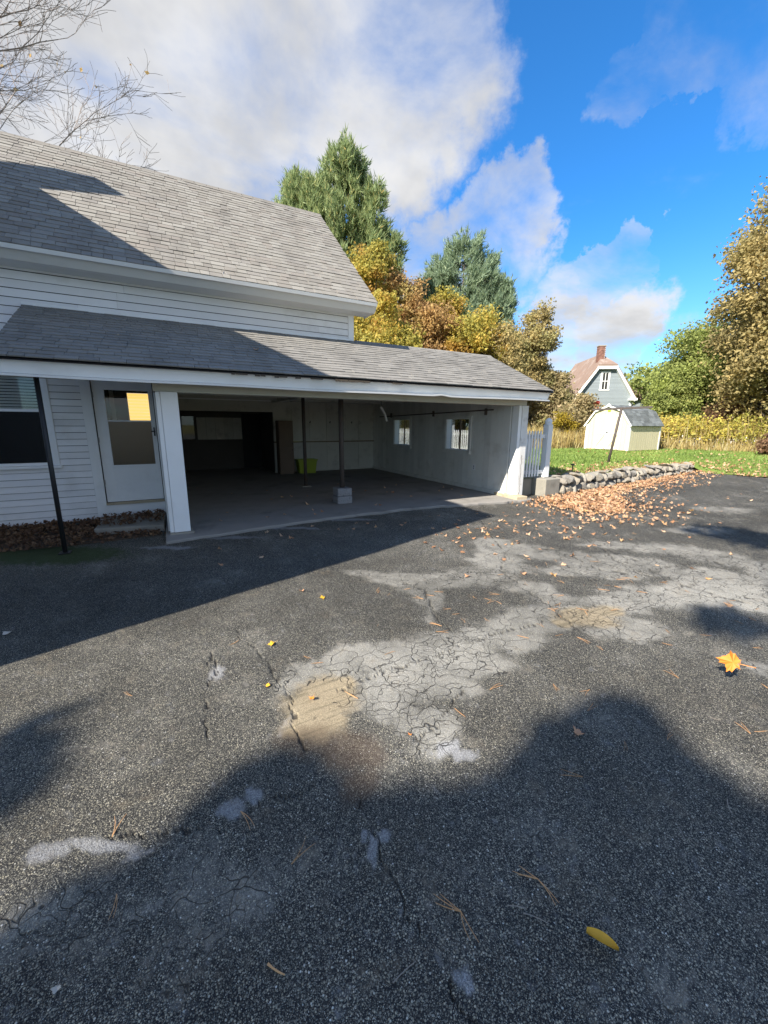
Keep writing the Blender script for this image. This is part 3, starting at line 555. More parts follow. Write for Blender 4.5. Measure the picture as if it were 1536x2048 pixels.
box('corner_board', 'white_paint', mh, -3.46, -3.0201, 2.7401, 2.97, 0, 6.11)
box('chimney', 'brick', mh, -4.95, -4.35, 7.93, 8.48, 6.8, 8.76)

# ------------------------------------------------------------------ the garage with its open front under the porch roof
YF, ZF, ZT = 5.95, 2.301, 3.227
gar = thing('open_garage', 'open fronted white garage under a low grey shingled roof', 'garage', (3.4, 6.4, 0))
sl2 = Vector((0, YW-YF, ZT-ZF)); U2 = sl2.normalized(); N2 = Vector((1, 0, 0)).cross(U2); XL, XR = -1.62, 7.12
d2 = MB().prism(shift(deckpoly(YF, ZF, YW-.02, ZT-.01, .04), XL), (XR-XL, 0, 0)).build('roof', 'felt_and_gap_shade', gar)
shingle_slope(d2, (XL, YF-.02, ZF-.01), (1, 0, 0), U2, XR-XL, sl2.length, .122, .14, .3, 'porch_shingle', (-.8, 6.1, 2.3))
MB().prism([(3.51, YW-.02, ZT+.012), (3.51, 13.35, 2.35), (3.51, 13.35, 2.30), (3.51, YW-.02, ZT-.05)], (XR-3.51, 0, 0)).build('roof_back', 'porch_shingle', gar)
rc = MB()
for k in range(15):
    x = 3.53+k*.24; rc.prism([(x, YW-.14, ZT-.045), (x, YW-.02, ZT+.034), (x, YW+.12, ZT+.004), (x, YW+.12, ZT-.008), (x, YW-.02, ZT+.02), (x, YW-.14, ZT-.057)], (min(.25, XR-x), 0, 0))
rc.build('ridge_cap', 'porch_shingle', d2)
MB().box(XL, 3.385, YW-.05, YW-.024, ZT-.03, ZT+.045).build('flashing', 'white_paint', d2)
# fascia, its bottom lip, drip edge, soffit
g0 = Vector((0, YF+.005, ZF-.012)); g1 = g0-N2*.165
fas = MB()
NS = 24
for k in range(NS):                                         # the board sags and waves a little
    xa, xb = XL+(XR-.03-XL)*k/NS, XL+(XR-.03-XL)*(k+1)/NS
    dz = lambda x: -.012*math.sin(math.pi*(x-XL)/(XR-XL))+.004*math.sin(x*2.3)
    P = lambda x: [(x, g0.y, g0.z+dz(x)), (x, g1.y, g1.z+dz(x)), (x, g1.y+.03, g1.z+.02+dz(x)), (x, g0.y+.02, g0.z+.01+dz(x))]
    a, b = P(xa), P(xb); fas.add(a+b, [(0, 1, 5, 4), (1, 2, 6, 5), (2, 3, 7, 6), (3, 0, 4, 7)])
fas.build('fascia', 'white_paint', gar)
lip = MB()
for k in range(NS*2):
    xa, xb = XL+(XR-.05-XL)*k/(NS*2), XL+(XR-.05-XL)*(k+1)/(NS*2)
    dz = lambda x: -.012*math.sin(math.pi*(x-XL)/(XR-XL))+.004*math.sin(x*2.3)+(.022*math.exp(-((x-4.35)/.12)**2))
    P = lambda x: [(x, g1.y-.075, g1.z-.012+dz(x)), (x, g1.y-.07, g1.z-.036+dz(x)), (x, g1.y+.02, g1.z-.03+dz(x)), (x, g1.y+.02, g1.z+.0+dz(x))]
    lip.add(P(xa)+P(xb), [(0, 1, 5, 4), (1, 2, 6, 5), (2, 3, 7, 6), (3, 0, 4, 7)])
lip.build('fascia_lip', 'white_paint', gar)
MB().prism([(XL, YF-.035, ZF-.022), (XL, YF+.06, ZF+.024), (XL, YF+.06, ZF+.016), (XL, YF-.03, ZF-.034)], (XR-XL+.01, 0, 0)).build('drip_edge', 'black_metal', gar)
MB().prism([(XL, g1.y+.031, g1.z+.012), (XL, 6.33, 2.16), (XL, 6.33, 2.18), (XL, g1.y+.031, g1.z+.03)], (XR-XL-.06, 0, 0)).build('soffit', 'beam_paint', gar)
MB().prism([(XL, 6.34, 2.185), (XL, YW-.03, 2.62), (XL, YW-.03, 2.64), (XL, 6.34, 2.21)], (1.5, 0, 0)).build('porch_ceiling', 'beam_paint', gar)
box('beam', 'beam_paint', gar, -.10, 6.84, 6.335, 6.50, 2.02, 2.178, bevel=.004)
MB().bar((-1.6, 6.30, 2.15), (-.11, 6.30, 2.15), .06, .06).build('porch_beam', 'beam_paint', gar)
MB().prism([(XR-.03, YF+.02, ZF-.02), (XR-.03, YW, ZT-.03), (XR-.03, YW, ZT-.14), (XR-.03, YF+.08, ZF-.12)], (.02, 0, 0)).build('rake_board', 'white_paint', gar)
# posts
post = MB().box(-.018, .19, 6.30, 6.52, .075, 2.018).box(-.075, -.020, 6.315, 6.50, .075, 2.018).build('post', 'white_paint', gar, .005)
MB().prism([(-.10, 6.28, -.03), (.22, 6.27, -.03), (.20, 6.55, -.03), (-.08, 6.55, -.03)], (.02, .01, .10)).build('footing', 'concrete', post, .015)
rp = MB().box(6.72, 6.90, 6.33, 6.54, .03, 2.018).build('post', 'cracked_paint', gar, .004)
cr = MB(); zc = .06; xc = 6.80
while zc < .95:
    xn = 6.80+random.uniform(-.012, .012); zn = zc+random.uniform(.05, .09); cr.add([(xc-.006, 6.3285, zc), (xc+.006, 6.3285, zc), (xn+.004, 6.3285, zn), (xn-.004, 6.3285, zn), (xc-.006, 6.334, zc), (xc+.006, 6.334, zc), (xn+.004, 6.334, zn), (xn-.004, 6.334, zn)], [(0, 1, 2, 3), (0, 4, 5, 1), (3, 2, 6, 7)]); zc, xc = zn, xn
cr.build('paint_crack', 'timber', rp)
box('corner_trim', 'white_paint', rp, 6.64, 6.7195, 6.345, 6.53, .06, 2.018, bevel=.003)
MB().prism([(6.50, 6.10, .0), (6.78, 6.06, .0), (6.76, 6.9, .0), (6.60, 7.2, .0)], (0, 0, .115)).build('sill_timber', 'old_sill', gar, .012)
# right wall: boards with two window openings
XI = 6.62
wb = MB().box(XI+.02, XI+.16, 6.55, 13.2, .05, .10).build('right_wall', 'interior_board', gar)
def rboard(y0, y1, z0, z1, w_=.2):
    y = y0
    while y < y1-.001:
        q = min(y+w_, y1); box('wall_board', 'interior_board', wb, XI+random.uniform(0, .004), XI+.15, y+.004, q-.003, z0, z1); y = q
W1, W2 = (10.67, 11.64), (7.90, 8.83)
for y0, y1 in ((6.56, W2[0]), (W2[1], W1[0]), (W1[1], 13.2)): rboard(y0, y1, .11, 2.5)
for w_ in (W1, W2): rboard(*w_, .11, .98); rboard(*w_, 1.76, 2.5)
box('wall_plate', 'interior_board', wb, XI-.05, XI-.004, 6.55, 13.19, .052, .14)
MB().prism([(XI+.02, 6.56, 2.501), (XI+.02, 11.8, 2.501), (XI+.02, YW, 3.14)], (.13, 0, 0)).build('gable_wall', 'white_paint', gar)
for w_ in (W1, W2):
    wf = MB().box(XI-.03, XI-.001, w_[0]-.08, w_[0], .93, 1.83).box(XI-.03, XI-.001, w_[1], w_[1]+.08, .93, 1.83).box(XI-.03, XI-.001, w_[0], w_[1], 1.76, 1.83).box(XI-.06, XI-.001, w_[0]-.1, w_[1]+.1, .90, .975).build('window', 'interior_board', gar, .003)
    jm = MB().box(XI+.001, XI+.17, w_[0], w_[0]+.02, .981, 1.759).box(XI+.001, XI+.17, w_[1]-.02, w_[1], .981, 1.759).box(XI+.001, XI+.17, w_[0]+.02, w_[1]-.02, .981, 1.0).build('jamb', 'white_paint', wf)
    MB().box(XI+.08, XI+.11, (w_[0]+w_[1])/2-.018, (w_[0]+w_[1])/2+.018, 1.0, 1.759).build('mullion', 'timber', wf)
    box('pane', 'clear_glass', wf, XI+.118, XI+.122, w_[0]+.02, w_[1]-.02, 1.0, 1.759)
# left wall, back wall with its hooks and ledge, deep dark bay, ceiling
lw = box('left_wall', 'interior_board', gar, -.10, -.02, 6.53, 13.2, .05, 2.5)
bk = MB().box(3.05, XI, 13.20, 13.3, .05, .10).build('back_wall', 'interior_panel', gar)
for k in range(6):
    x0 = 3.06+k*.595; box('wall_panel', 'interior_panel', bk, x0, x0+.588, 13.195+random.uniform(0, .006), 13.3, 1.06, 2.42); box('wall_panel', 'interior_panel', bk, x0, x0+.588, 13.18+random.uniform(0, .006), 13.3, .101, 1.02)
box('ledge', 'timber', bk, 3.06, XI-.01, 13.12, 13.199, 1.022, 1.058)
for x in (3.65, 4.25, 4.95, 5.75): MB().tube([(x, 13.194, 1.68), (x, 13.13, 1.66), (x, 13.11, 1.72)], .012, 6).build('coat_hook', 'black_metal', bk)
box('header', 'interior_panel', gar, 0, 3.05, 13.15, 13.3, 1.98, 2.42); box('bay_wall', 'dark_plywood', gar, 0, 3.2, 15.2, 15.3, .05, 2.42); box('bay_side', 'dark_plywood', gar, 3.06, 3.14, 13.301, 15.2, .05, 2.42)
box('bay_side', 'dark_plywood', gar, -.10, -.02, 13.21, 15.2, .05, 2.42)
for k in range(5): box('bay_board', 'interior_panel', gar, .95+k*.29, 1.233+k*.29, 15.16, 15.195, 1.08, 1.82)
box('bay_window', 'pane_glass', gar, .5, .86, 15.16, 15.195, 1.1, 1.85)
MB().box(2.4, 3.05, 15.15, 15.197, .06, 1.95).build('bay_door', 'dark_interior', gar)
for k in range(14):
    y = 6.52+k*.625
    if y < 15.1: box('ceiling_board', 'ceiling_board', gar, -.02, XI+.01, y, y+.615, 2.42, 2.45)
MB().box(3.0, 3.12, 6.51, 13.19, 2.27, 2.415).build('girder', 'interior_panel', gar, .004)
for y in (7.35, 8.6, 9.85, 11.1, 12.3):
    MB().box(0, 2.99, y, y+.07, 2.29, 2.418).box(3.13, XI, y, y+.07, 2.29, 2.418).build('ceiling_joist', 'interior_panel', gar)
rx = random.Random(31); x = .85
while x < 3.5:                                              # rotted strip of roof edge under the shingles
    wd = rx.uniform(.05, .22)
    if rx.random() < .75: box('rotted_edge', 'bark', d2, x, x+wd-.01, YF-.040, YF-.012, ZF-.044-rx.uniform(0, .014), ZF-.028)
    x += wd

# slab
_e = [(-.14, 5.98), (.7, 6.08), (1.5, 6.26), (2.76, 6.37), (4.2, 6.42), (5.0, 6.27), (6.05, 6.12), (6.95, 6.03)]
_xs = np.arange(-.14, 6.951, .07); _ys = np.interp(_xs, *zip(*_e))+(fbm(_xs*3, _xs*0, 51, 4)-.5)*.13
MB().prism([(float(a_), float(b_), -.08) for a_, b_ in zip(_xs, _ys)]+[(6.95, 13.4, -.08), (3.2, 13.4, -.08), (3.2, 15.35, -.08), (-.14, 15.35, -.08)], (0, 0, .125)).build('garage_floor', 'concrete_slab', None, .02)['kind'] = 'structure'
MB().prism([(-1.05, 6.9, -.05), (-.15, 6.75, -.05), (-.12, YW-.08, -.05), (-1.0, YW-.08, -.05)], (0, 0, .16)).build('door_step', 'concrete', None, .02)['kind'] = 'structure'
MB().prism([(-3.3, 6.6, -.05), (-1.1, 6.5, -.05), (-.2, 6.55, -.05), (-.15, YW-.06, -.05), (-3.3, YW-.06, -.05)], (0, 0, .066)).build('planting_bed', 'soil', None)['kind'] = 'structure'

# ------------------------------------------------------------------ things in and around the garage
o = thing('support_post', 'thin black pipe post holding up the porch roof beside the window', 'post', (-1.26, 6.15, 0))
MB().tube([(-1.26, 6.15, -.02), (-1.262, 6.18, 2.17)], .026, 10).build('pipe', 'black_metal', o, smooth=True); box('foot_plate', 'black_metal', o, -1.32, -1.20, 6.09, 6.21, .0, .012)
o = thing('support_post', 'dark steel post standing on a speckled block inside the garage', 'post', (3.05, 7.48, .05), 'steel posts inside the garage')
MB().tube([(3.05, 7.48, .37), (3.05, 7.48, 2.26)], .05, 12).build('pipe', 'rusty_metal', o, smooth=True); box('top_plate', 'rusty_metal', o, 2.96, 3.14, 7.39, 7.57, 2.255, 2.268)
b = MB().box(2.89, 3.21, 7.33, 7.63, .046, .20).box(2.895, 3.205, 7.335, 7.625, .204, .36).build('block', 'speckled_block', o, .02)
o = thing('support_post', 'slim dark steel post on a pale base plate deeper in the garage', 'post', (3.04, 9.9, .05), 'steel posts inside the garage')
MB().tube([(3.04, 9.9, .07), (3.04, 9.9, 2.26)], .042, 12).build('pipe', 'rusty_metal', o, smooth=True); box('base_plate', 'concrete', o, 2.93, 3.15, 9.8, 10.0, .046, .075, bevel=.006); box('top_plate', 'galvanised', o, 2.96, 3.12, 9.82, 9.98, 2.25, 2.27)
o = thing('plastic_bin', 'lime green plastic bin at the back of the garage', 'bin', (3.98, 12.75, .05))
def tub(name, x0, x1, y0, y1, z0, z1, t_, mat, par):
    b = MB(); v = []
    for z, k in ((z0, t_), (z1, 0)):
        v += [(x0+k, y0+k, z), (x1-k, y0+k, z), (x1-k, y1-k, z), (x0+k, y1-k, z)]
    for z, k in ((z1, .012), (z0+.02, t_+.012)):
        v += [(x0+k, y0+k, z), (x1-k, y0+k, z), (x1-k, y1-k, z), (x0+k, y1-k, z)]
    f = [(3, 2, 1, 0)]+[(i, (i+1) % 4, (i+1) % 4+4, i+4) for i in range(4)]+[(4+i, 4+(i+1) % 4, 8+(i+1) % 4, 8+i) for i in range(4)]+[(8+i, 8+(i+1) % 4, 12+(i+1) % 4, 12+i) for i in range(4)]+[(12, 13, 14, 15)]
    return b.add(v, f).build(name, mat, par, .008)
tub('tub', 3.66, 4.28, 12.6, 13.0, .05, .50, .05, 'lime_plastic', o)
MB().box(3.64, 4.30, 12.58, 12.598, .46, .50).box(3.64, 4.30, 13.002, 13.02, .46, .50).box(3.64, 3.658, 12.598, 13.002, .46, .50).box(4.282, 4.30, 12.598, 13.002, .46, .50).build('rim', 'lime_plastic', o, .004)
o = thing('cabinet', 'tall narrow brown cabinet against the back of the garage', 'cabinet', (3.3, 12.75, .05))
box('carcass', 'cardboard_brown', o, 3.10, 3.56, 12.75, 13.12, .048, 1.72, bevel=.006); box('door', 'cardboard_brown', o, 3.115, 3.545, 12.728, 12.748, .10, .88, bevel=.004); box('door', 'cardboard_brown', o, 3.115, 3.545, 12.728, 12.748, .90, 1.70, bevel=.004)
for z in (.80, 1.0): box('knob', 'black_metal', o, 3.50, 3.525, 12.71, 12.727, z, z+.03)
o = thing('wall_pipe', 'long iron pipe fixed high along the right garage wall', 'pipe', (6.55, 9.5, 1.9))
MB().tube([(6.57, 12.6, 1.875), (6.57, 7.05, 1.955)], .015, 8).build('pipe', 'rusty_metal', o, smooth=True)
for y in (7.3, 9.4, 11.8): box('bracket', 'rusty_metal', o, 6.56, 6.618, y, y+.03, 1.84, 1.99)
o = thing('wall_outlet', 'small white power outlet low on the right garage wall', 'outlet', (6.61, 7.66, .6))
box('plate', 'vinyl_white', o, 6.607, 6.6185, 7.61, 7.70, .53, .67, bevel=.003)
for z in (.565, .615): box('socket', 'dark_interior', o, 6.6045, 6.6068, 7.64, 7.67, z, z+.025)
o = thing('hanging_light', 'pale tube light dangling askew from the garage ceiling', 'light', (5.05, 9.5, 2.41))
MB().bar((4.98, 9.5, 2.06), (5.10, 9.52, 1.90), .05, .05).build('fixture', 'vinyl_white', o, .006); MB().bar((5.07, 9.44, 1.90), (5.14, 9.46, 1.70), .04, .04).build('fixture', 'vinyl_white', o, .006)
MB().tube([(5.0, 9.5, 2.05), (4.99, 9.5, 2.415)], .006, 5).build('cord', 'black_metal', o); MB().tube([(5.10, 9.52, 1.9), (5.075, 9.45, 1.885)], .008, 5).build('cord', 'black_metal', o)

# fence beside the garage
def picket_mesh(par, x, y, z0, z1, w_=.022, d_=.022, ax='x', mat='vinyl_white'):
    h = w_/2; k = d_/2; b = MB()
    if ax == 'x': P = [(x-h, y-k, z0), (x+h, y-k, z0), (x+h, y-k, z1-h*1.6), (x, y-k, z1), (x-h, y-k, z1-h*1.6)]; b.prism(P, (0, d_, 0))
    else: P = [(x-k, y-h, z0), (x-k, y+h, z0), (x-k, y+h, z1-h*1.6), (x-k, y, z1), (x-k, y-h, z1-h*1.6)]; b.prism(P, (d_, 0, 0))
    return b.build('picket', mat, par)
fn = thing('picket_fence', 'short white picket fence between the garage corner and capped post', 'fence', (7.4, 6.6, .42))
for k in range(7): picket_mesh(fn, 7.06+k*.092, 6.57, .45, 1.50, .045)
box('rail', 'vinyl_white', fn, 6.93, 7.80, 6.595, 6.635, 1.32, 1.41, bevel=.004); box('rail', 'vinyl_white', fn, 6.93, 7.80, 6.595, 6.635, .50, .585, bevel=.004)
pp = box('post', 'vinyl_white', fn, 7.805, 7.955, 6.53, 6.68, .41, 1.63, bevel=.006)
MB().lathe((7.88, 6.605, 1.63), [(.085, 0), (.085, .02), (.07, .025), (.082, .06), (.075, .10), (.045, .135), (.012, .155)], 14).build('post_cap', 'vinyl_white', pp, smooth=True)
tag(MB().prism([(7.56, 6.26, -.03), (8.06, 6.28, -.03), (8.06, 6.86, -.03), (7.56, 6.86, -.03)], (0, 0, .435)).build('concrete_block', 'concrete', None, .015), 'square concrete block under the capped fence post', 'block')
tag(MB().box(6.96, 7.555, 6.66, 6.80, -.03, .43).build('retaining_wall', 'concrete', None, .01), 'low shaded concrete retaining wall beside the garage corner', 'wall')
f2 = thing('picket_fence', 'white picket fence seen through the garage side windows', 'fence', (11.5, 15, .4))
for k in range(60): picket_mesh(f2, 11.5, 12.4+k*.13, .40, 1.42, .065, ax='y')
for z in (.58, 1.2): box('rail', 'vinyl_white', f2, 11.52, 11.56, 12.3, 20.2, z, z+.08)
for y in (12.28, 14.9, 17.5, 20.2): box('post', 'vinyl_white', f2, 11.44, 11.56, y-.06, y+.06, .33, 1.62, bevel=.006)
tk = thing('propane_tank', 'white horizontal propane tank behind the picket fence', 'tank', (8.1, 8.0, .4))
pf = [(.01, 0), (.2, .03), (.36, .12), (.45, .28), (.47, .42), (.47, 1.5), (.45, 1.64), (.36, 1.8), (.2, 1.89), (.01, 1.92)]
MB().lathe((8.25, 7.55, 1.05), pf, 24, 'Y').build('shell', 'tank_white', tk, smooth=True)
for y in (7.95, 9.0): box('saddle', 'concrete', tk, 7.95, 8.55, y, y+.15, .36, .63)
MB().lathe((8.25, 8.5, 1.5), [(.13, 0), (.13, .12), (.09, .17), (.01, .19)], 14).build('valve_dome', 'tank_white', tk, smooth=True)

# ------------------------------------------------------------------ dry stone wall
def stone_mesh(seed):
    import bmesh
    bm = bmesh.new(); bmesh.ops.create_icosphere(bm, subdivisions=2, radius=1); rr = random.Random(seed)
    pl = [(Vector((rr.gauss(0, 1), rr.gauss(0, 1), rr.gauss(0, 1))).normalized(), rr.uniform(.55, .85)) for _ in range(11)]
    for v in bm.verts:
        p = v.co.copy(); m_ = max(abs(p.x), abs(p.y), abs(p.z)); p = p.lerp(p/m_*.92, .7)
        for n_, d_ in pl:
            e = p.dot(n_)-d_
            if e > 0: p -= n_*e*.95
        p *= 1+rr.uniform(-.04, .04); v.co = p
    me = bpy.data.meshes.new('stone'); bm.to_mesh(me); bm.free(); me.materials.append(MATS['fieldstone'])
    return me
SM = [stone_mesh(i) for i in range(10)]
sw = thing('stone_wall', 'low dry stone wall of rounded grey fieldstones edging the lawn', 'wall', (8.1, 6.3, 0))
MB().prism([(8.03, wall_y(8)+.10, -.05), (17.0, wall_y(17)+.10, -.05), (17.0, wall_y(17)+.36, -.05), (8.03, wall_y(8)+.36, -.05)], (0, 0, .16)).build('core', 'soil', sw)
rs = random.Random(3)
x = 8.05
def put_stone(px, py, pz, sx, sy, sz, rz=0):
    M = Matrix.Translation((px, py, pz)) @ Matrix.Rotation(rz, 4, 'Z') @ Matrix.Rotation(rs.uniform(-.3, .3), 4, 'Y') @ Matrix.Rotation(rs.uniform(-.25, .25), 4, 'X') @ Matrix.Diagonal((sx, sy, sz, 1))
    obj('stone', rs.choice(SM), sw, mw=M)
for course in range(3):
    x = 8.06+rs.random()*.1
    while x < 17.0:
        H = .47-.024*(x-8); L = rs.uniform(.15, .36); hs = H*rs.uniform(.26, .34)
        if course == 2:
            if rs.random() < .5: x += L; continue
            hs = .045
        zc_ = (H*.18, H*.66, H*1.0)[course]
        put_stone(x+L/2, wall_y(x)+.11+course*.04+rs.uniform(-.035, .035), zc_+rs.uniform(-.02, .02), L*.57, .20, hs, .15+rs.uniform(-.2, .2)); x += L*.95
for k in range(16):
    px = 8.3+k*.55; put_stone(px, wall_y(px)+.34+rs.uniform(-.05, .08), .40-.022*(px-8), .22, .16, .05, rs.random()*3)
# ------------------------------------------------------------------ cream barn shed
sh = thing('garden_shed', 'cream barn style garden shed with grey gambrel roof on the lawn', 'shed', (22.9, 14.1, .3))
SX0, SX1, SY0, SY1, SZ = 21.6, 24.45, 12.87, 15.4, .28
yc = (SY0+SY1)/2; hw = (SY1-SY0)/2
prof = [(SY0, SZ+.06), (SY1, SZ+.06), (SY1, SZ+1.42), (yc+hw*.62, SZ+2.12), (yc, SZ+2.40), (yc-hw*.62, SZ+2.12), (SY0, SZ+1.42)]
MB().prism([(SX0, y, z) for y, z in prof], (SX1-SX0, 0, 0)).build('wall', 'shed_cream', sh)
box('skid', 'timber', sh, SX0+.05, SX1-.05, SY0+.05, SY1-.05, SZ-.06, SZ+.058)
nb = 14
for k in range(nb):                                         # grooved siding boards on the long side and the front
    a = SX0+(SX1-SX0)*k/nb; box('siding_board', 'shed_cream', sh, a+.008, a+(SX1-SX0)/nb-.008, SY0-.014, SY0-.001, SZ+.062, SZ+1.40)
for k in range(12):
    a = SY0+(SY1-SY0)*k/12; m_ = a+.105; zt_ = SZ+(1.42+(min(m_-SY0, SY1-m_))/(hw*.38)*.70 if min(m_-SY0, SY1-m_) < hw*.38 else 2.12)-.03
    box('siding_board', 'shed_cream', sh, SX0-.014, SX0-.001, a+.007, a+.204, SZ+.062, zt_)
for y in (SY0-.02, SY1-.08): box('corner_trim', 'shed_white', sh, SX0-.03, SX0+.08, y, y+.1, SZ+.05, SZ+1.45, bevel=.004)
box('corner_trim', 'shed_white', sh, SX1-.08, SX1+.02, SY0-.03, SY0+.06, SZ+.05, SZ+1.45)
rf = None
segs = [((SY0-.10, SZ+1.33), (yc-hw*.62, SZ+2.14)), ((yc-hw*.62, SZ+2.14), (yc, SZ+2.43)), ((yc, SZ+2.43), (yc+hw*.62, SZ+2.14)), ((yc+hw*.62, SZ+2.14), (SY1+.10, SZ+1.33))]
for i, (a, b) in enumerate(segs):
    d_ = Vector((0, b[0]-a[0], b[1]-a[1])).normalized(); n_ = Vector((1, 0, 0)).cross(d_)
    n_ = n_ if n_.z > 0 else -n_; q = n_*.03
    r_ = MB().prism([(SX0-.10, *a), (SX0-.10, *b), (SX0-.10, b[0]+q.y, b[1]+q.z), (SX0-.10, a[0]+q.y, a[1]+q.z)], (SX1-SX0+.2, 0, 0)).build('roof', 'shed_roof', sh)
    MB().prism([(SX0-.125, a[0]-q.y*1.6, a[1]-q.z*1.6), (SX0-.125, b[0]-q.y*1.6, b[1]-q.z*1.6), (SX0-.125, b[0]+q.y*1.1, b[1]+q.z*1.1), (SX0-.125, a[0]+q.y*1.1, a[1]+q.z*1.1)], (.024, 0, 0)).build('rake_trim', 'shed_white', r_)
    if i < 2:
        L = (Vector((0, *b))-Vector((0, *a))).length; nc = 6 if i == 0 else 4; me = unit_box('shingle', 'shed_roof')
        for c_ in range(nc):
            x = SX0-.1
            while x < SX1+.09:
                wd = min(rs.uniform(.2, .34), SX1+.1-x); p = Vector((x+wd/2, *a))+d_*(L*c_/nc)+q*1.05; M = Matrix.Identity(4); th = rs.uniform(.012, .022)
                for k in range(3): M[k][0] = (wd-.012)*(k == 0); M[k][1] = d_[k]*L/nc*1.05; M[k][2] = n_[k]*th; M[k][3] = p[k]
                obj('shingle', me, r_, mw=M); x += wd
dy0, dy1 = yc-.78, yc+.70
for a, b in ((dy0, (dy0+dy1)/2), ((dy0+dy1)/2, dy1)):
    dd = box('door', 'shed_cream', sh, SX0-.034, SX0-.015, a+.008, b-.008, SZ+.10, SZ+1.92)
    tr = MB(); X0, X1 = SX0-.052, SX0-.0345
    tr.box(X0, X1, a+.01, a+.10, SZ+.10, SZ+1.92).box(X0, X1, b-.10, b-.01, SZ+.10, SZ+1.92).box(X0, X1, a+.10, b-.10, SZ+1.82, SZ+1.92).box(X0, X1, a+.10, b-.10, SZ+.10, SZ+.19).box(X0, X1, a+.10, b-.10, SZ+.93, SZ+1.02)
    tr.bar((X0+.008, b-.12, SZ+.21), (X0+.008, a+.12, SZ+.91), .014, .08, (1, 0, 0)); tr.build('door_trim', 'shed_white', dd)
box('latch', 'black_metal', sh, SX0-.075, SX0-.053, (dy0+dy1)/2-.05, (dy0+dy1)/2+.05, SZ+.98, SZ+1.04)
for y in (dy0+.05, dy1-.12):
    for z in (.2, 1.8): box('hinge', 'black_metal', sh, SX0-.06, SX0-.053, y, y+.08, SZ+z, SZ+z+.03)
box('vent', 'lime_plastic', sh, SX0-.03, SX0-.016, yc-.09, yc+.07, SZ+2.12, SZ+2.2)
MB().prism([(SX0-.13, yc-.12, SZ+2.44), (SX0-.13, yc+.12, SZ+2.44), (SX0-.13, yc, SZ+2.54)], (.05, 0, 0)).build('peak_trim', 'shed_white', sh)
# ------------------------------------------------------------------ clothes line post
o = thing('clothesline_post', 'leaning grey metal T shaped clothesline post on the lawn', 'post', (14.09, 9.04, .3))
top = Vector((14.32, 8.93, 2.23)); dirx = Vector((.6, -.8, 0))
MB().tube([(14.09, 9.04, .25), top], .045, 8).build('upright', 'rusty_metal', o, smooth=True); MB().bar(top-dirx*.92+Vector((0, 0, -.04)), top+dirx*.92+Vector((0, 0, .03)), .06, .07).build('cross_arm', 'rusty_metal', o, .006)
for k in (-.8, -.3, .3, .8): MB().tube([top+dirx*k+Vector((0, 0, .03)), top+dirx*k+Vector((0, 0, .10))], .01, 5).build('hook', 'rusty_metal', o)
o = thing('garden_stake', 'short rusty stake standing behind the stone wall', 'stake', (9.35, 6.95, .38)); MB().tube([(9.35, 6.95, .33), (9.35, 6.95, .62)], .014, 6).build('rod', 'rusty_metal', o); box('cap', 'rusty_metal', o, 9.31, 9.39, 6.92, 6.98, .60, .635)

# ------------------------------------------------------------------ neighbour's grey house
gh = thing('grey_house', 'grey clapboard neighbour house with clipped gable and brick chimney', 'house', (37.2, 25.5, .3))
gn = Vector((-.55, -.835, 0)).normalized(); ga = Vector((-gn.y, gn.x, 0))           # gable faces gn; ga runs to the right as seen
ga = ga if ga.dot(Vector((.55, -.83, 0))) > 0 else -ga
GC = Vector((37.25, 25.2, 0)); gb = -gn
def G(u, d, z): p = GC+ga*u+gb*d; return (p.x, p.y, z)
HWID, ZEV, ZCL, ZPK = 2.55, 4.65, 7.15, 8.35
ucl = HWID*(1-(ZCL-ZEV)/(ZPK-ZEV))
wl = MB().prism([G(-HWID, 0, -.1), G(HWID, 0, -.1), G(HWID, 0, ZEV), G(ucl, 0, ZCL), G(-ucl, 0, ZCL), G(-HWID, 0, ZEV)], gb*.15).build('gable_wall', 'grey_clapboard', gh)
MB().prism([G(-HWID, .16, -.1), G(-HWID, 8, -.1), G(-HWID, 8, ZEV), G(-HWID, .16, ZEV)], ga*.15).build('side_wall', 'grey_clapboard', gh); MB().prism([G(HWID-.15, .16, -.1), G(HWID-.15, 8, -.1), G(HWID-.15, 8, ZEV), G(HWID-.15, .16, ZEV)], ga*.15).build('side_wall', 'grey_clapboard', gh)
z = .6
while z < ZCL-.05:
    u = HWID if z+.1 < ZEV else HWID*(1-(z+.1-ZEV)/(ZPK-ZEV))
    for a, b in ((-u, u),) if not (5.0 < z+.1 < 7.0) else ((-u, -.36), (.36, u)):
        if b-a > .1: MB().prism([G(a, -.001, z), G(a, -.022, z), G(a, -.004, z+.125), G(a, -.001, z+.125)], ga*(b-a)).build('clapboard', 'grey_clapboard', wl)
    z += .125
gwin = MB()
for u0, u1, z0, z1 in ((-.42, -.30, 5.05, 6.55), (.30, .42, 5.05, 6.55), (-.42, .42, 6.55, 6.68), (-.48, .48, 4.95, 5.05), (-.30, .30, 5.77, 5.83), (-.025, .025, 5.05, 6.55), (-.30, -.25, 5.05, 6.55), (.25, .30, 5.05, 6.55)):
    dd = .03 if u1-u0 > .1 else .02; gwin.prism([G(u0, -.05-dd*.3, z0), G(u1, -.05-dd*.3, z0), G(u1, -.05-dd*.3, z1), G(u0, -.05-dd*.3, z1)], gb*.045)
gw2 = gwin.build('window', 'shed_white', gh)
for u0 in (-.25, .025):
    for z0, z1 in ((5.05, 5.77), (5.83, 6.55)): MB().prism([G(u0, -.025, z0), G(u0+.225, -.025, z0), G(u0+.225, -.025, z1), G(u0, -.025, z1)], gb*.01).build('pane', 'dark_interior', gw2)
k_ = (ZPK-ZEV)/HWID; oh = .38
hip = 1.5
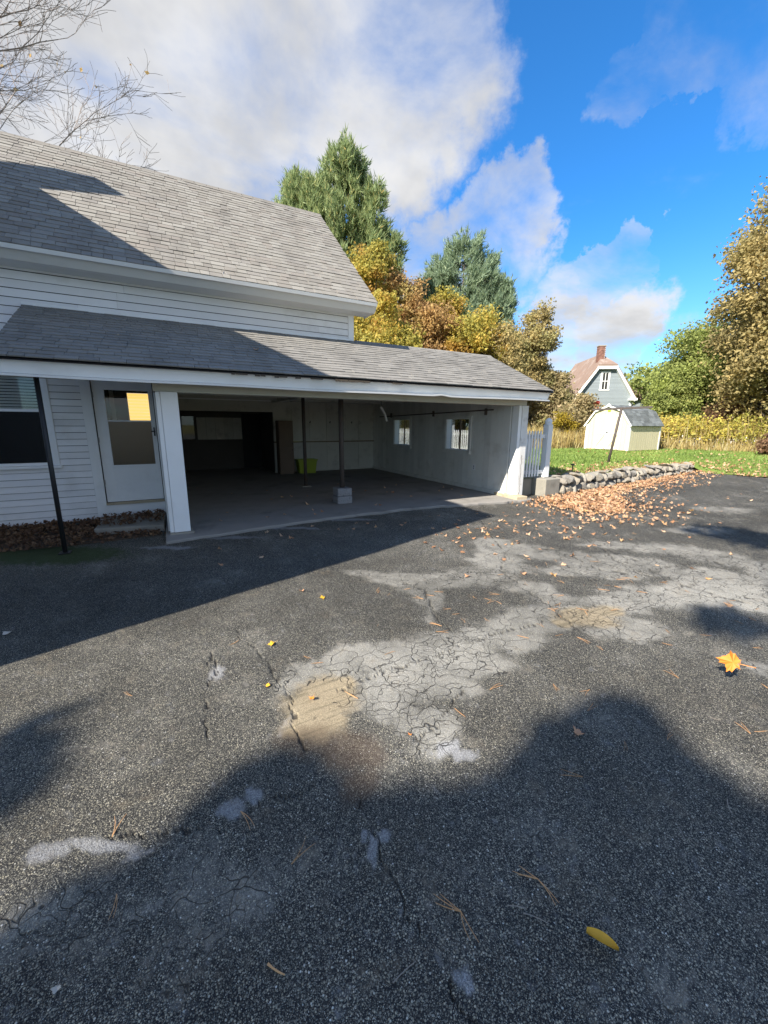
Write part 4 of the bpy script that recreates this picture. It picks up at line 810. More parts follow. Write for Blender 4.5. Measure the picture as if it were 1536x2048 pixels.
for s_ in (-1, 1):
    MB().prism([G(s_*(HWID+oh), -.35, ZEV-oh*k_), G(s_*(HWID+oh), 8.3, ZEV-oh*k_), G(0, 8.3, ZPK), G(0, hip, ZPK), G(s_*ucl, -.35, ZCL)], (0, 0, .14)).build('roof', 'old_roof', gh)
    MB().prism([G(s_*(HWID+oh), -.37, ZEV-oh*k_), G(s_*ucl, -.37, ZCL), G(s_*ucl, -.37, ZCL-.34), G(s_*(HWID+oh-.18), -.37, ZEV-oh*k_-.16)], gb*.36).build('rake_board', 'shed_white', gh)
    MB().prism([G(s_*(HWID-.25), -.40, ZEV-.62), G(s_*(HWID+oh+.05), -.40, ZEV-.62), G(s_*(HWID+oh+.05), -.40, ZEV-.42), G(s_*(HWID-.25), -.40, ZEV-.42)], gb*.42).build('cornice_return', 'shed_white', gh)
    MB().prism([G(s_*HWID-.09, -.05, 0), G(s_*HWID+.09, -.05, 0), G(s_*HWID+.09, -.05, ZEV-.63), G(s_*HWID-.09, -.05, ZEV-.63)], gb*.04).build('corner_board', 'shed_white', gh)
MB().prism([G(-ucl, -.36, ZCL-.0), G(ucl, -.36, ZCL-.0), G(0, hip, ZPK)], (0, 0, .142)).build('hip_roof', 'old_roof', gh)
MB().prism([G(-ucl-.1, -.38, ZCL-.28), G(ucl+.1, -.38, ZCL-.28), G(ucl+.1, -.38, ZCL-.02), G(-ucl-.1, -.38, ZCL-.02)], gb*.37).build('hip_fascia', 'shed_white', gh)
ch = MB().prism([G(-.62, .55, 7.0), G(-.02, .55, 7.0), G(-.02, 1.1, 7.0), G(-.62, 1.1, 7.0)], (0, 0, 2.05)).build('chimney', 'mortar', gh)
for c_ in range(23):
    z = 7.05+c_*.088
    for k in range(3):
        u0 = -.632+(k-(.5 if c_ % 2 else 0))*.208; a, b = max(u0, -.632), min(u0+.198, -.008)
        if b-a > .04: MB().prism([G(a, .538, z), G(b, .538, z), G(b, .56, z), G(a, .56, z)], (0, 0, .076)).build('brick', 'brick', ch)
        d0 = .545+(k-(.5 if c_ % 2 else 0))*.19; a, b = max(d0, .545), min(d0+.18, 1.1)
        if b-a > .04: MB().prism([G(-.632, a, z), G(-.60, a, z), G(-.60, b, z), G(-.632, b, z)], (0, 0, .076)).build('brick', 'brick', ch)
MB().prism([G(-.67, .5, 9.05), G(.03, .5, 9.05), G(.03, 1.15, 9.05), G(-.67, 1.15, 9.05)], (0, 0, .07)).build('chimney_cap', 'mortar', ch)
# low rear addition right of it, and the side porch seen by the fence
MB().prism([G(2.75, 1.5, -.1), G(5.2, 1.5, -.1), G(5.2, 1.5, 4.2), G(2.75, 1.5, 4.2)], gb*3).build('addition_wall', 'grey_clapboard', gh); MB().prism([G(2.6, 1.2, 4.2), G(5.4, 1.2, 4.2), G(4.0, 1.2, 5.6)], gb*3.6).build('addition_roof', 'old_roof', gh)

# ------------------------------------------------------------------ trees and shrubs
def cards(P, size, rng, flat=.0, up=0., long=1.35):
    """one small folded leaf (two triangles) at each point"""
    n = len(P); d = rng.normal(size=(n, 3)); d[:, 2] = d[:, 2]*(1-flat)+up; d /= np.linalg.norm(d, axis=1)[:, None]+1e-9
    e = rng.normal(size=(n, 3)); e -= (e*d).sum(1)[:, None]*d; e /= np.linalg.norm(e, axis=1)[:, None]+1e-9; nn = np.cross(d, e)
    s = size*(.6+.8*rng.random(n))[:, None]
    V = np.stack([P-d*s*long*.5, P+e*s*.45+nn*s*.12, P+d*s*long*.5, P-e*s*.45+nn*s*.12], 1).reshape(-1, 3)
    return V, np.arange(4*n).reshape(-1, 4)
def foliage(name, P, size, mat, parent, rng, grad=None, **kw):
    V, Fq = cards(P, size, rng, **kw); r = rng.random(len(P))
    if grad is not None: r = np.clip(r*.6+grad*.4, 0, 1)
    o = obj(name, npmesh(name, V, Fq, mat, r)); adopt(o, parent); return o
def clump_points(C_, Rr, n, rng, shell=.55):
    d = rng.normal(size=(n, 3)); d /= np.linalg.norm(d, axis=1)[:, None]; r = (shell+(1-shell)*rng.random(n)**.7)*(1+rng.normal(0, .12, n)); return np.asarray(C_)+d*r[:, None]*np.asarray(Rr)
def limb_path(a, b, rng, k=5, bow=.1):
    a, b = np.asarray(a, float), np.asarray(b, float); L = np.linalg.norm(b-a); out = []
    for i in range(k+1):
        t_ = i/k; out.append(a*(1-t_)+b*t_+rng.normal(0, bow*L*.25, 3)*math.sin(math.pi*t_)+np.array([0, 0, bow*L*math.sin(math.pi*t_)]))
    return out
def broadleaf(name, label, cat, base, height, rad, mat, seed, nclump=60, per=420, size=.2, crown0=.25, group=None, bark='bark', clump=.26, squash=1., trunk_r=None, keep=None, lean=(0, 0), dense=1.):
    rng = np.random.default_rng(seed); bx_, by_, bz_ = base; t_ = thing(name, label, cat, base, group)
    zc0 = bz_+height*crown0; hc = height*(1-crown0)/2; ctr = np.array([bx_+lean[0], by_+lean[1], zc0+hc]); cs = []
    while len(cs) < nclump:
        d = rng.normal(size=3); d /= np.linalg.norm(d); r = rng.random()**.4*.86; p = ctr+d*r*np.array([rad, rad, hc*squash])
        if d[2] < -.2: p[:2] = ctr[:2]+(p[:2]-ctr[:2])*.9
        if keep is not None and not keep(p): continue
        cs.append(p)
    tr_ = trunk_r or height*.018; m_ = MB(); m_.tube(limb_path((bx_, by_, bz_-.1), ctr+np.array([0, 0, hc*.5]), rng, 7, .03), [tr_*(1-.105*i) for i in range(8)], 8)
    for p in cs[::1]:
        z0_ = bz_+height*crown0*.6+rng.random()*max(.2, (p[2]-bz_-height*crown0*.6))*.7; f = (z0_-bz_)/max(.1, ctr[2]+hc*.5-bz_); a = np.array([bx_+lean[0]*f, by_+lean[1]*f, z0_])
        r0_ = tr_*.42; m_.tube(limb_path(a, p, rng, 4, .08), [r0_, r0_*.75, r0_*.5, r0_*.3, r0_*.12], 5, False)
    m_.build('trunk', bark, t_, smooth=True)
    P, g = [], []
    for p in cs:
        R_ = rad*clump*rng.uniform(.7, 1.35); q = p+np.clip(rng.normal(size=(int(per*rng.uniform(.5, 1.2)), 3)), -1.7, 1.7)*np.array([R_, R_, R_*.8])*.60; P.append(q); g.append(np.full(len(q), rng.random()))
    foliage('crown', np.vstack(P), size, mat, t_, rng, np.concatenate(g)); return t_
def pine(name, label, base, height, rad, mat, seed, group=None, nb=150, crown0=.2, side=None, tuft=26, spires=()):
    rng = np.random.default_rng(seed); bx_, by_, bz_ = base; t_ = thing(name, label, 'pine tree', base, group); m_ = MB(); P, D = [], []
    stems = [(0., 0., height)]+list(spires)
    for sx, sy, hh in stems:
        m_.tube([(bx_, by_, bz_-.1), (bx_+sx*.7, by_+sy*.7, bz_+hh*.5), (bx_+sx, by_+sy, bz_+hh)], [height*.016, height*.011, .03], 7)
    for k in range(nb):
        sx, sy, hh = stems[rng.integers(len(stems))] if len(stems) > 1 else stems[0]; u = crown0+(1-crown0)*rng.random()**.8; z0_ = bz_+hh*u
        L = rad*(1-u)**.5*rng.uniform(.45, 1.15)*(.6 if hh < height else 1)+.4; a = rng.random()*6.283
        f = u; o_ = np.array([bx_+sx*f, by_+sy*f, z0_]); dr = np.array([math.cos(a), math.sin(a), 0]); rise = L*rng.uniform(.25, .8)
        pts = [o_+dr*L*q+np.array([0, 0, rise*q*q-.06*L*math.sin(math.pi*q)]) for q in (0, .3, .6, .85, 1)]
        m_.tube(pts, [.045, .035, .025, .015, .008], 4, False)
        for j in range(tuft):
            q = .25+.75*rng.random()**.6; c_ = o_+dr*L*q+np.array([0, 0, rise*q*q]); side_ = np.array([-dr[1], dr[0], 0])*rng.normal(0, .26*L*(1.15-q)+.14); c_ = c_+side_+np.array([0, 0, rng.normal(.08, .14)])
            if j % 2: c_ = o_+dr*L*rng.uniform(.8, 1.05)+np.array([rng.normal(0, .16), rng.normal(0, .16), rise+rng.uniform(-.5, .75)])
            n_ = 7; dd = rng.normal(0, .42, (n_, 3))+dr*.5+np.array([0, 0, .8]); dd /= np.linalg.norm(dd, axis=1)[:, None]; P.append(np.repeat(c_[None], n_, 0)+rng.normal(0, .07, (n_, 3))); D.append(dd)
    m_.build('trunk', 'bark', t_, smooth=True)
    P, D = np.vstack(P), np.vstack(D); n = len(P); L = (.26+.30*rng.random(n))[:, None]; e = np.cross(D, rng.normal(size=(n, 3))); e /= np.linalg.norm(e, axis=1)[:, None]; wd = .042
    V = np.stack([P-e*wd, P+e*wd, P+D*L], 1).reshape(-1, 3); r = rng.random(n)*.75+.25*np.clip(rng.normal(.5, .3, n), 0, 1)
    o = obj('crown', npmesh('crown', V, np.arange(3*n).reshape(-1, 3), mat, r)); adopt(o, t_); return t_
LZ = .3
pine('pine_tree', 'tall white pine towering behind the garage roof, tallest of the trees', (12.7, 30.2, LZ), 19.6, 3.5, 'pine_needles', 11, 'pines behind the garage', 760, .12, spires=((-2.9, 1.4, 18.0), (2.2, -1.0, 17.3), (.7, .2, 19.2), (-4.0, 1.8, 16.5), (-1.5, .6, 17.6), (-2.2, .9, 17.2), (3.2, -1.6, 14.0)), tuft=34)
pine('pine_tree', 'bluish pine with rounded top behind the golden trees', (24.7, 31.3, LZ), 16.4, 4.3, 'pine_needles_blue', 12, 'pines behind the garage', 460, .15, spires=((-1.8, 1.2, 14.8), (1.6, -1.2, 15.2), (2.8, -2.4, 13.0), (-2.8, 1.8, 13.4)), tuft=34)
broadleaf('maple_tree', 'golden green maple in front of the tall pine', 'tree', (12.9, 26.6, LZ), 14.6, 2.5, 'maple_gold', 21, 88, 567, .135, .1, 'autumn trees behind the garage')
broadleaf('maple_tree', 'rusty orange maple at the right foot of the tall pine', 'tree', (15.2, 26.3, LZ), 13.0, 2.3, 'maple_rust', 22, 77, 540, .135, .12, 'autumn trees behind the garage')
broadleaf('maple_tree', 'low golden green maple just right of the wing gable', 'tree', (11.6, 22.3, LZ), 8.9, 2.6, 'maple_gold', 23, 88, 567, .135, .05, 'autumn trees behind the garage')
broadleaf('maple_tree', 'brown tinged autumn tree between the two pines', 'tree', (16.9, 25.0, LZ), 10.3, 2.8, 'maple_rust', 24, 88, 567, .135, .05, 'autumn trees behind the garage')
broadleaf('maple_tree', 'broad golden tree in front of the bluish pine', 'tree', (19.3, 24.0, LZ), 10.3, 2.9, 'maple_gold', 25, 99, 567, .135, .05, 'autumn trees behind the garage')
broadleaf('maple_tree', 'olive brown tree above the right end of the garage roof', 'tree', (22.3, 23.6, LZ), 9.3, 2.6, 'oak_olive', 26, 88, 540, .135, .05, 'autumn trees behind the garage')
broadleaf('young_tree', 'thin grey green tree left of the grey house', 'tree', (25.4, 23.3, LZ), 11.0, 1.9, 'oak_olive', 27, 90, 260, .13, .15, 'autumn trees behind the garage')
broadleaf('low_tree', 'small golden tree showing behind the bluish pine trunk', 'tree', (20.5, 28.5, LZ), 12.3, 2.2, 'maple_gold', 28, 55, 513, .135, .2, 'autumn trees behind the garage')
broadleaf('vine_thicket', 'brown green vine thicket climbing beside the grey house roof', 'shrub', (26.4, 22.6, LZ), 5.9, 2.0, 'vine_leaf', 31, 80, 380, .14, .0, clump=.3)
broadleaf('vine_thicket', 'low tangled dry vines behind the capped fence post', 'shrub', (25.5, 19.2, LZ), 3.6, 1.6, 'vine_leaf', 32, 40, 330, .12, .0, clump=.34)
broadleaf('yellow_shrub', 'small yellow shrub behind the fence post', 'shrub', (23.6, 18.6, LZ), 2.3, .8, 'yellow_shrub', 33, 16, 260, .09, .0, clump=.4)
broadleaf('yellow_shrub', 'yellow shrub at the left side of the shed', 'shrub', (26.2, 18.9, LZ), 2.6, .9, 'yellow_shrub', 34, 18, 260, .10, .0, clump=.4)
broadleaf('sumac_shrub', 'red and orange shrub peeking over the left shed eave', 'shrub', (26.6, 18.3, LZ), 3.2, .5, 'red_leaf', 35, 10, 120, .10, .3, clump=.4)
broadleaf('red_shrub', 'bright red shrub seen through the garage window', 'shrub', (14.2, 16.3, .35), 1.85, .28, 'red_leaf', 36, 5, 120, .08, .1, clump=.45)
broadleaf('oak_tree', 'large olive brown oak leaning in from the right edge', 'tree', (31.2, 9.3, LZ), 16.6, 5.5, 'oak_olive', 41, 280, 400, .13, .0, clump=.16, keep=lambda p: np.hypot(p[0]-31.2, p[1]-9.3) < 5.6*(1.02-max(0, (p[2]-6)/11)**1.5*.75))
broadleaf('green_tree', 'yellow green broad tree behind the shed', 'tree', (34.6, 15.9, LZ), 8.9, 3.1, 'green_leaf', 42, 120, 480, .125, .03, clump=.26)
broadleaf('green_tree', 'small light green tree right behind the shed roof', 'tree', (32.4, 16.6, LZ), 5.0, 1.6, 'green_leaf', 43, 60, 420, .11, .0, clump=.3)
broadleaf('russet_shrub', 'dark russet shrub under the large oak', 'shrub', (31.5, 12.4, LZ), 3.6, 1.5, 'russet_leaf', 44, 40, 300, .10, .0, clump=.3)
broadleaf('russet_shrub', 'russet bramble at the right edge of the lawn', 'shrub', (25.3, 8.0, LZ), 1.0, .8, 'russet_leaf', 45, 22, 260, .09, .0, clump=.4)
for k, (bx_, by_, h_, r_, mt, lb) in enumerate([(40.5, 14.5, 9, 4.5, 'oak_olive', 'dark tree filling the gap behind the oak and green tree'), (44, 24, 8, 4, 'green_leaf', 'far green tree right of the grey house'), (22, 38, 10, 4, 'maple_rust', 'far rusty tree behind the bluish pine'), (33, 33, 9, 4, 'oak_olive', 'far olive tree behind the grey house roof'), (8.5, 28, 9.5, 3.5, 'maple_gold', 'golden tree hidden mostly behind the wing roof'), (36, 8, 12, 4.5, 'oak_olive', 'oak behind the right edge of the meadow')]):
    broadleaf('distant_tree', lb, 'tree', (bx_, by_, LZ), h_, r_, mt, 60+k, 60, 320, .24, .02, clump=.28)
# bare maple behind the wing
def bare_tree(name, label, base, seed):
    rng = random.Random(seed); t_ = thing(name, label, 'tree', base); m_ = MB()
    def grow(p, d, L, r, depth):
        pts = [p]; q = p.copy(); dd = d.copy(); k = 6 if depth > 1 else 4
        for i in range(k):
            dd = (dd+Vector((rng.gauss(0, .15), rng.gauss(0, .15), rng.gauss(.02, .10)))).normalized(); q = q+dd*(L/k); pts.append(q.copy())
            if depth > 0 and i > (1 if depth > 3 else 0):
                for _ in range(2 if depth == 1 else 1):
                    sd_ = (dd*1.15+Vector((rng.gauss(0, .62), rng.gauss(0, .62), rng.gauss(.05, .40)))).normalized(); grow(q, sd_, L*rng.uniform(.42, .66), r*.52*(1-.08*i), depth-1)
        m_.tube(pts, [max(r*(1-.11*i), .0045) for i in range(k+1)], 6 if r > .05 else 3, False)
    b = Vector(base); m_.tube([b, b+Vector((.1, 0, 3)), b+Vector((.2, 0, 6.0))], [.30, .24, .20], 10, False)
    for k, (dx, dy, dz, L) in enumerate([(.95, -.15, .55, 4.2), (.75, .2, .9, 4.4), (.4, -.1, 1, 4.6), (.9, .1, .25, 4.2), (-.6, .3, .8, 3.6), (-.2, -.6, .9, 3.6), (.1, .6, 1, 4.), (.85, -.35, .8, 4.2), (.95, .25, .12, 3.9)]):
        grow(b+Vector((.2, 0, 5.4+.3*k)), Vector((dx, dy, dz)).normalized(), L*1.12, .085, 4)
    o = m_.build('branches', 'pale_bark', t_)
    P = np.array([v for v in m_.v[::7]]); r2 = np.random.default_rng(5); P = P[r2.random(len(P)) < .008]; P = P[P[:, 2] > 8]
    foliage('leaves', P, .09, 'maple_rust', t_, r2)
bare_tree('bare_tree', 'leafless grey maple spreading above the wing ridge', (-6.7, 17.0, 0), 4)

# the maple behind the viewer, whose crown shades the near asphalt
def yard_maple():
    poly = np.array([(-0.66, 1.40), (-0.49, 1.53), (-0.21, 1.48), (-0.08, 1.58), (0.05, 1.68), (0.22, 1.77), (0.39, 1.73), (0.51, 1.62), (0.58, 1.40), (0.7, 1.29), (0.87, 1.26), (1.03, 1.14), (1.29, 1.16), (1.61, 1.26), (1.94, 1.26), (2.26, 1.22), (2.38, 1.08), (2.21, 0.86), (2.12, 0.62), (2.2, 0.3), (2.6, -.8), (2.4, -2.2), (1.2, -3.4), (-.6, -3.9), (-2.2, -3.0), (-2.9, -1.4), (-2.2, .1), (-1.4, .9)])
    rng = np.random.default_rng(99); Q = rng.uniform((-3.2, -4.2), (3, 2.1), (60000, 2)); ins = np.zeros(len(Q), bool); n = len(poly)
    dmin = np.full(len(Q), 9.)
    for i in range(n):
        a, b = poly[i], poly[(i+1) % n]; cr_ = ((a[1] > Q[:, 1]) != (b[1] > Q[:, 1])) & (Q[:, 0] < (b[0]-a[0])*(Q[:, 1]-a[1])/(b[1]-a[1]+1e-9)+a[0]); ins ^= cr_
        e = b-a; tt = np.clip(((Q-a)@e)/(e@e), 0, 1); dmin = np.minimum(dmin, np.hypot(*(Q-a-tt[:, None]*e).T))
    Q, dmin = Q[ins & (dmin > .03)], dmin[ins & (dmin > .03)]; Q, dmin = Q[:34000], dmin[:34000]
    extra = [((-.82, 2.22), .17, .26, 350), ((7.5, 2.45), .5, .7, 500), ((4.05, 1.36), .30, .2, 80)]
    tl = 16.5+rng.normal(0, 1, len(Q))*np.clip(dmin*1.6, .25, 1.6); P = np.column_stack([Q, np.zeros(len(Q))])-np.array(S)*tl[:, None]
    for (ex, ey), a, b, k in extra:
        E_ = rng.normal(0, .45, (k, 2))*np.array([a, b])*1.2+np.array([ex, ey]); P = np.vstack([P, np.column_stack([E_, np.zeros(k)])-np.array(S)*(16.5+rng.normal(0, .25, k))[:, None]])
    base = (-12.6, -4.9, 0); t_ = thing('yard_maple', 'leafy maple behind the viewer shading the near asphalt', 'tree', base); m_ = MB()
    ctr = P[:len(Q)].mean(0); m_.tube([(base[0], base[1], -.1), (base[0], base[1], 4), tuple(ctr)], [.28, .24, .10], 9)
    for k in range(40):
        p = P[rng.integers(len(Q))]; a = np.array([base[0], base[1], 4.5+rng.random()*3]); m_.tube(limb_path(a, p, rng, 4, .05), [.07, .055, .04, .025, .01], 5, False)
    for (ex, ey), *_ in extra:
        p = np.array([ex, ey, 0])-np.array(S)*16.5; m_.tube(limb_path(ctr, p, rng, 5, .03), [.05, .04, .03, .02, .014, .008], 5, False)
    m_.build('trunk', 'bark', t_); foliage('crown', P, .15, 'maple_gold', t_, rng)
yard_maple()

# ------------------------------------------------------------------ meadow, old fence in it
def blades(name, label, cat, mat, x, y, h0, h1, wd, lean, rng, tip=None):
    z = lawn_z(x, y); n = len(x); a = rng.random(n)*6.283; h = (h0+(h1-h0)*rng.random(n))*(.5+1.0*fbm(x*.55, y*.55, 71, 3)); ln = rng.normal(0, lean, (n, 2))*h[:, None]
    A = np.stack([x-np.cos(a)*wd, y-np.sin(a)*wd, z-.02], 1); B = np.stack([x+np.cos(a)*wd, y+np.sin(a)*wd, z-.02], 1)
    M1 = np.stack([x+np.cos(a)*wd*.8+ln[:, 0]*.5, y+np.sin(a)*wd*.8+ln[:, 1]*.5, z+h*.6], 1); M0 = np.stack([x-np.cos(a)*wd*.8+ln[:, 0]*.5, y-np.sin(a)*wd*.8+ln[:, 1]*.5, z+h*.6], 1)
    Tp = np.stack([x+ln[:, 0], y+ln[:, 1], z+h], 1); V = np.stack([A, B, M1, Tp, M0], 1).reshape(-1, 3)
    tag(obj(name, npmesh(name, V, np.arange(5*n).reshape(-1, 5), mat, rng.random(n))), label, cat, kind='stuff')
    return np.stack([x, y, z], 1), h, ln
rg = np.random.default_rng(5)
def region(n, f, x0, x1, y0, y1):
    x, y = rg.uniform(x0, x1, n), rg.uniform(y0, y1, n); k = f(x, y); return x[k], y[k]
def meadow_line(x, y): return (x*.80+y*.30)-(24.4+1.2*(fbm(x*.25, y*.25, 55, 3)-.5))      # > 0 beyond the mown edge
sx_, sy_ = region(26000, lambda x, y: (meadow_line(x, y) > 0) & (meadow_line(x, y) < 2.4) & ~((x < 25.1) & (x > 21) & (y > 12.2) & (y < 16)), 18, 32, -4, 24); blades('dry_grass', 'dry straw coloured grass along the mown lawn edge', 'grass', 'meadow_blade', sx_, sy_, .2, .75, .018, .25, rg)
sx_, sy_ = region(26000, lambda x, y: (meadow_line(x, y) > 1.3) & (meadow_line(x, y) < 6.5) & ~((x < 26) & (y > 12)), 20, 40, -4, 20); pos, h, ln = blades('meadow_weeds', 'tall yellowing weeds behind the lawn and shed', 'weeds', 'meadow_blade', sx_, sy_, .9, 2.0, .016, .12, rg)
k = rg.integers(0, len(pos), 60000); u = .35+.65*rg.random(60000)**.7; P = pos[k]+np.column_stack([ln[k]*u[:, None], h[k]*u])+rg.normal(0, .07, (60000, 3)); V, Fq = cards(P, .11, rg)
tag(obj('goldenrod', npmesh('goldenrod', V, Fq, 'goldenrod', np.clip(rg.random(60000)*.6+(fbm(P[:, 0]*.5, P[:, 1]*.5, 33, 3)-.3)*1.0, 0, 1))), 'mass of yellow goldenrod leaves and flowers in the meadow', 'plants', kind='stuff')
sx_, sy_ = region(14000, lambda x, y: (np.hypot(x-24, (y-19)*1.0) < 4.5) & (y > 15.8), 19, 29, 15, 25); blades('dry_grass', 'tall dry grass behind the picket fence left of the shed', 'grass', 'meadow_blade', sx_, sy_, .4, 1.3, .018, .15, rg)
of = thing('old_fence', 'weathered white picket fence half hidden in the yellow weeds', 'fence', (27, 9, .3))
fa_, fb_ = Vector((27.5, 14.0, 0)), Vector((29.2, 10.2, 0)); fd = (fb_-fa_).normalized(); nrm = Vector((-fd.y, fd.x, 0)); k = 0; rq = random.Random(9)
while k < 34:
    p = fa_+(fb_-fa_)*(k/34); zt_ = rq.uniform(.85, 1.25)
    if rq.random() < .8:
        q = [(p.x-fd.x*.035, p.y-fd.y*.035, .25), (p.x+fd.x*.035, p.y+fd.y*.035, .25), (p.x+fd.x*.035, p.y+fd.y*.035, zt_-.06), (p.x, p.y, zt_), (p.x-fd.x*.035, p.y-fd.y*.035, zt_-.06)]; MB().prism(q, nrm*.02).build('picket', 'cracked_paint', of)
    k += 1
for z in (.5, .9): MB().bar(fa_+nrm*.045+Vector((0, 0, z)), fb_+nrm*.045+Vector((0, 0, z)), .03, .06).build('rail', 'cracked_paint', of)

# ------------------------------------------------------------------ fallen leaves, needles, twigs
def maple_outline(rr):
    pts = []; tips = [(-2.5, .55), (-1.25, .85), (0, 1.0), (1.25, .85), (2.5, .55)]
    for i, (a, r_) in enumerate(tips):
        pts += [(a-.36, r_*.78*rr.uniform(.88, 1.1)), (a-.17, r_*.74), (a, r_*rr.uniform(.95, 1.08)), (a+.17, r_*.74), (a+.36, r_*.78*rr.uniform(.88, 1.1))]
        if i < 4: pts.append(((a+tips[i+1][0])/2, .50*rr.uniform(.9, 1.15)))
    pts.append((3.14, .18)); return pts
def leaf_geo(seed, curl, stem=True):
    rr = random.Random(seed); pts = maple_outline(rr); ca = rr.random()*6.28; fold = curl*rr.uniform(.6, 1.3)
    f = lambda x, y: fold*((x*math.cos(ca)+y*math.sin(ca))**2)*1.1+.12*curl*math.sin(5*x+seed)+.06*curl*math.cos(7*y)
    v = [(0, 0, f(0, 0))]+[(r_*math.sin(a)*.5, r_*math.cos(a)*.5, f(r_*math.sin(a), r_*math.cos(a))*.5) for a, r_ in pts]; n = len(pts)
    fc = [(0, 1+(i+1) % n, 1+i) for i in range(n)]
    if stem:
        k = len(v); v += [(-.012, -.08, .02), (.012, -.08, .02), (.05, -.62, .10*curl+.01), (.03, -.62, .10*curl+.01)]; fc.append((k, k+1, k+2, k+3))
    zmin = min(p[2] for p in v); return [(p[0], p[1], p[2]-zmin) for p in v], fc
def leaf_mesh(seed, curl, mat):
    v, f = leaf_geo(seed, curl); me = bpy.data.meshes.new('leaf'); me.from_pydata(v, [], f); me.update(); me.materials.append(MATS[mat]); return me
LV = [leaf_mesh(i, .25+.25*(i % 4), 'dry_leaf') for i in range(8)]
rl = random.Random(21)
def drop_leaf(x, y, z, s, label, group=None, me=None, tilt=.25, rz=None):
    o = obj('fallen_leaf', me or rl.choice(LV)); o.location = (x, y, z); o.rotation_euler = (rl.uniform(-tilt, tilt), rl.uniform(-tilt, tilt), rl.random()*6.28 if rz is None else rz); o.scale = (s,)*3
    return tag(o, label, 'leaf', group)
pile = [(6.95, 6.2), (6.8, 5.6), (6.4, 4.5), (7.6, 4.2), (8.5, 4.75), (9.0, 5.5), (14.1, 6.7), (16.4, 7.3), (13.2, 7.0), (8.0, 6.22)]
def inside(poly, x, y):
    c_ = np.zeros(len(x), bool); n = len(poly)
    for i in range(n):
        (ax, ay), (bx_, by_) = poly[i], poly[(i+1) % n]; c_ ^= ((ay > y) != (by_ > y)) & (x < (bx_-ax)*(y-ay)/(by_-ay+1e-9)+ax)
    return c_
def dist_poly(poly, x, y):
    d = np.full(len(x), 99.); n = len(poly)
    for i in range(n):
        a, b = np.array(poly[i]), np.array(poly[(i+1) % n]); e = b-a; t_ = np.clip(((x-a[0])*e[0]+(y-a[1])*e[1])/(e@e), 0, 1); d = np.minimum(d, np.hypot(x-a[0]-t_*e[0], y-a[1]-t_*e[1]))
    return d
def leaf_mass(name, label, x, y, z, size, mat, tilt=.6):
    geos = [leaf_geo(100+i, .6, False) for i in range(6)]; V, Fq = [], []; k = 0; rn = []
    for i in range(len(x)):
        v, f = geos[i % 6]; s = size*rg.uniform(.6, 1.25); R_ = np.array(Matrix.Rotation(rg.random()*6.28, 3, 'Z') @ Matrix.Rotation(rg.normal(0, tilt), 3, 'X') @ Matrix.Rotation(rg.normal(0, tilt), 3, 'Y'))
        V.append(np.array(v)*s@R_.T+np.array([x[i], y[i], z[i]])); Fq.append(np.array(f)+k); k += len(v); rn += [rg.random()]*len(f)
    tag(obj(name, npmesh(name, np.vstack(V), np.vstack(Fq), mat, rn)), label, 'leaves', kind='stuff')
x, y = rg.uniform(6.2, 16.6, 30000), rg.uniform(3.4, 7.4, 30000); i_ = inside(pile, x, y); d_ = dist_poly(pile, x, y)
den = np.where(i_, np.clip(.25+d_/.5, 0, 1), np.clip(.15*(1-d_/1.0), 0, 1)); k = (rg.random(30000) < den*.8) & (y < wall_y(x)+.02); x, y = x[k][:7500], y[k][:7500]
leaf_mass('leaf_drift', 'drift of dry tan leaves heaped along the stone wall foot', x, y, gz(x, y)+.015+.04*rg.random(len(x)), .088, 'dry_leaf_rest')
x, y = rg.uniform(16.2, 22, 9000), rg.uniform(-3, 8.4, 9000); k = (x > edge_x(y)-.3) & (rg.random(9000) < np.exp(-(x-edge_x(y))/1.3)*.5); leaf_mass('lawn_leaves', 'dry leaves strewn over the lawn edge by the asphalt', x[k], y[k], np.where(x[k] > edge_x(y[k]), lawn_z(x[k], y[k]), gz(x[k], y[k]))+.05, .115, 'dry_leaf_rest')
x, y = rg.uniform(8.2, 16.5, 5000), rg.uniform(6.6, 9.6, 5000); k = (y > wall_y(x)+.35) & (rg.random(5000) < np.exp(-(y-wall_y(x)-.3)/.8)*.45); leaf_mass('bank_leaves', 'dry leaves scattered on the soil behind the stone wall', x[k], y[k], lawn_z(x[k], y[k])+.03, .11, 'dry_leaf_rest')
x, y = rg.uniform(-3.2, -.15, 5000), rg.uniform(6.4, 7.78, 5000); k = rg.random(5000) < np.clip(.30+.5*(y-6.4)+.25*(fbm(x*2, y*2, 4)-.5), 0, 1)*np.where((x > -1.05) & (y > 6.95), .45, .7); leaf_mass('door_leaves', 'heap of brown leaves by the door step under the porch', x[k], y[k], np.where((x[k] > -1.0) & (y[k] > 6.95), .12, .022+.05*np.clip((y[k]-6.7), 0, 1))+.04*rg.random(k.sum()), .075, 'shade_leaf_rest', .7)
x, y = rg.uniform(18, 27, 260), rg.uniform(0, 16, 260); leaf_mass('lawn_specks', 'scattered yellow leaves lying across the green lawn', x, y, lawn_z(x, y)+.08, .12, 'dry_leaf_rest')
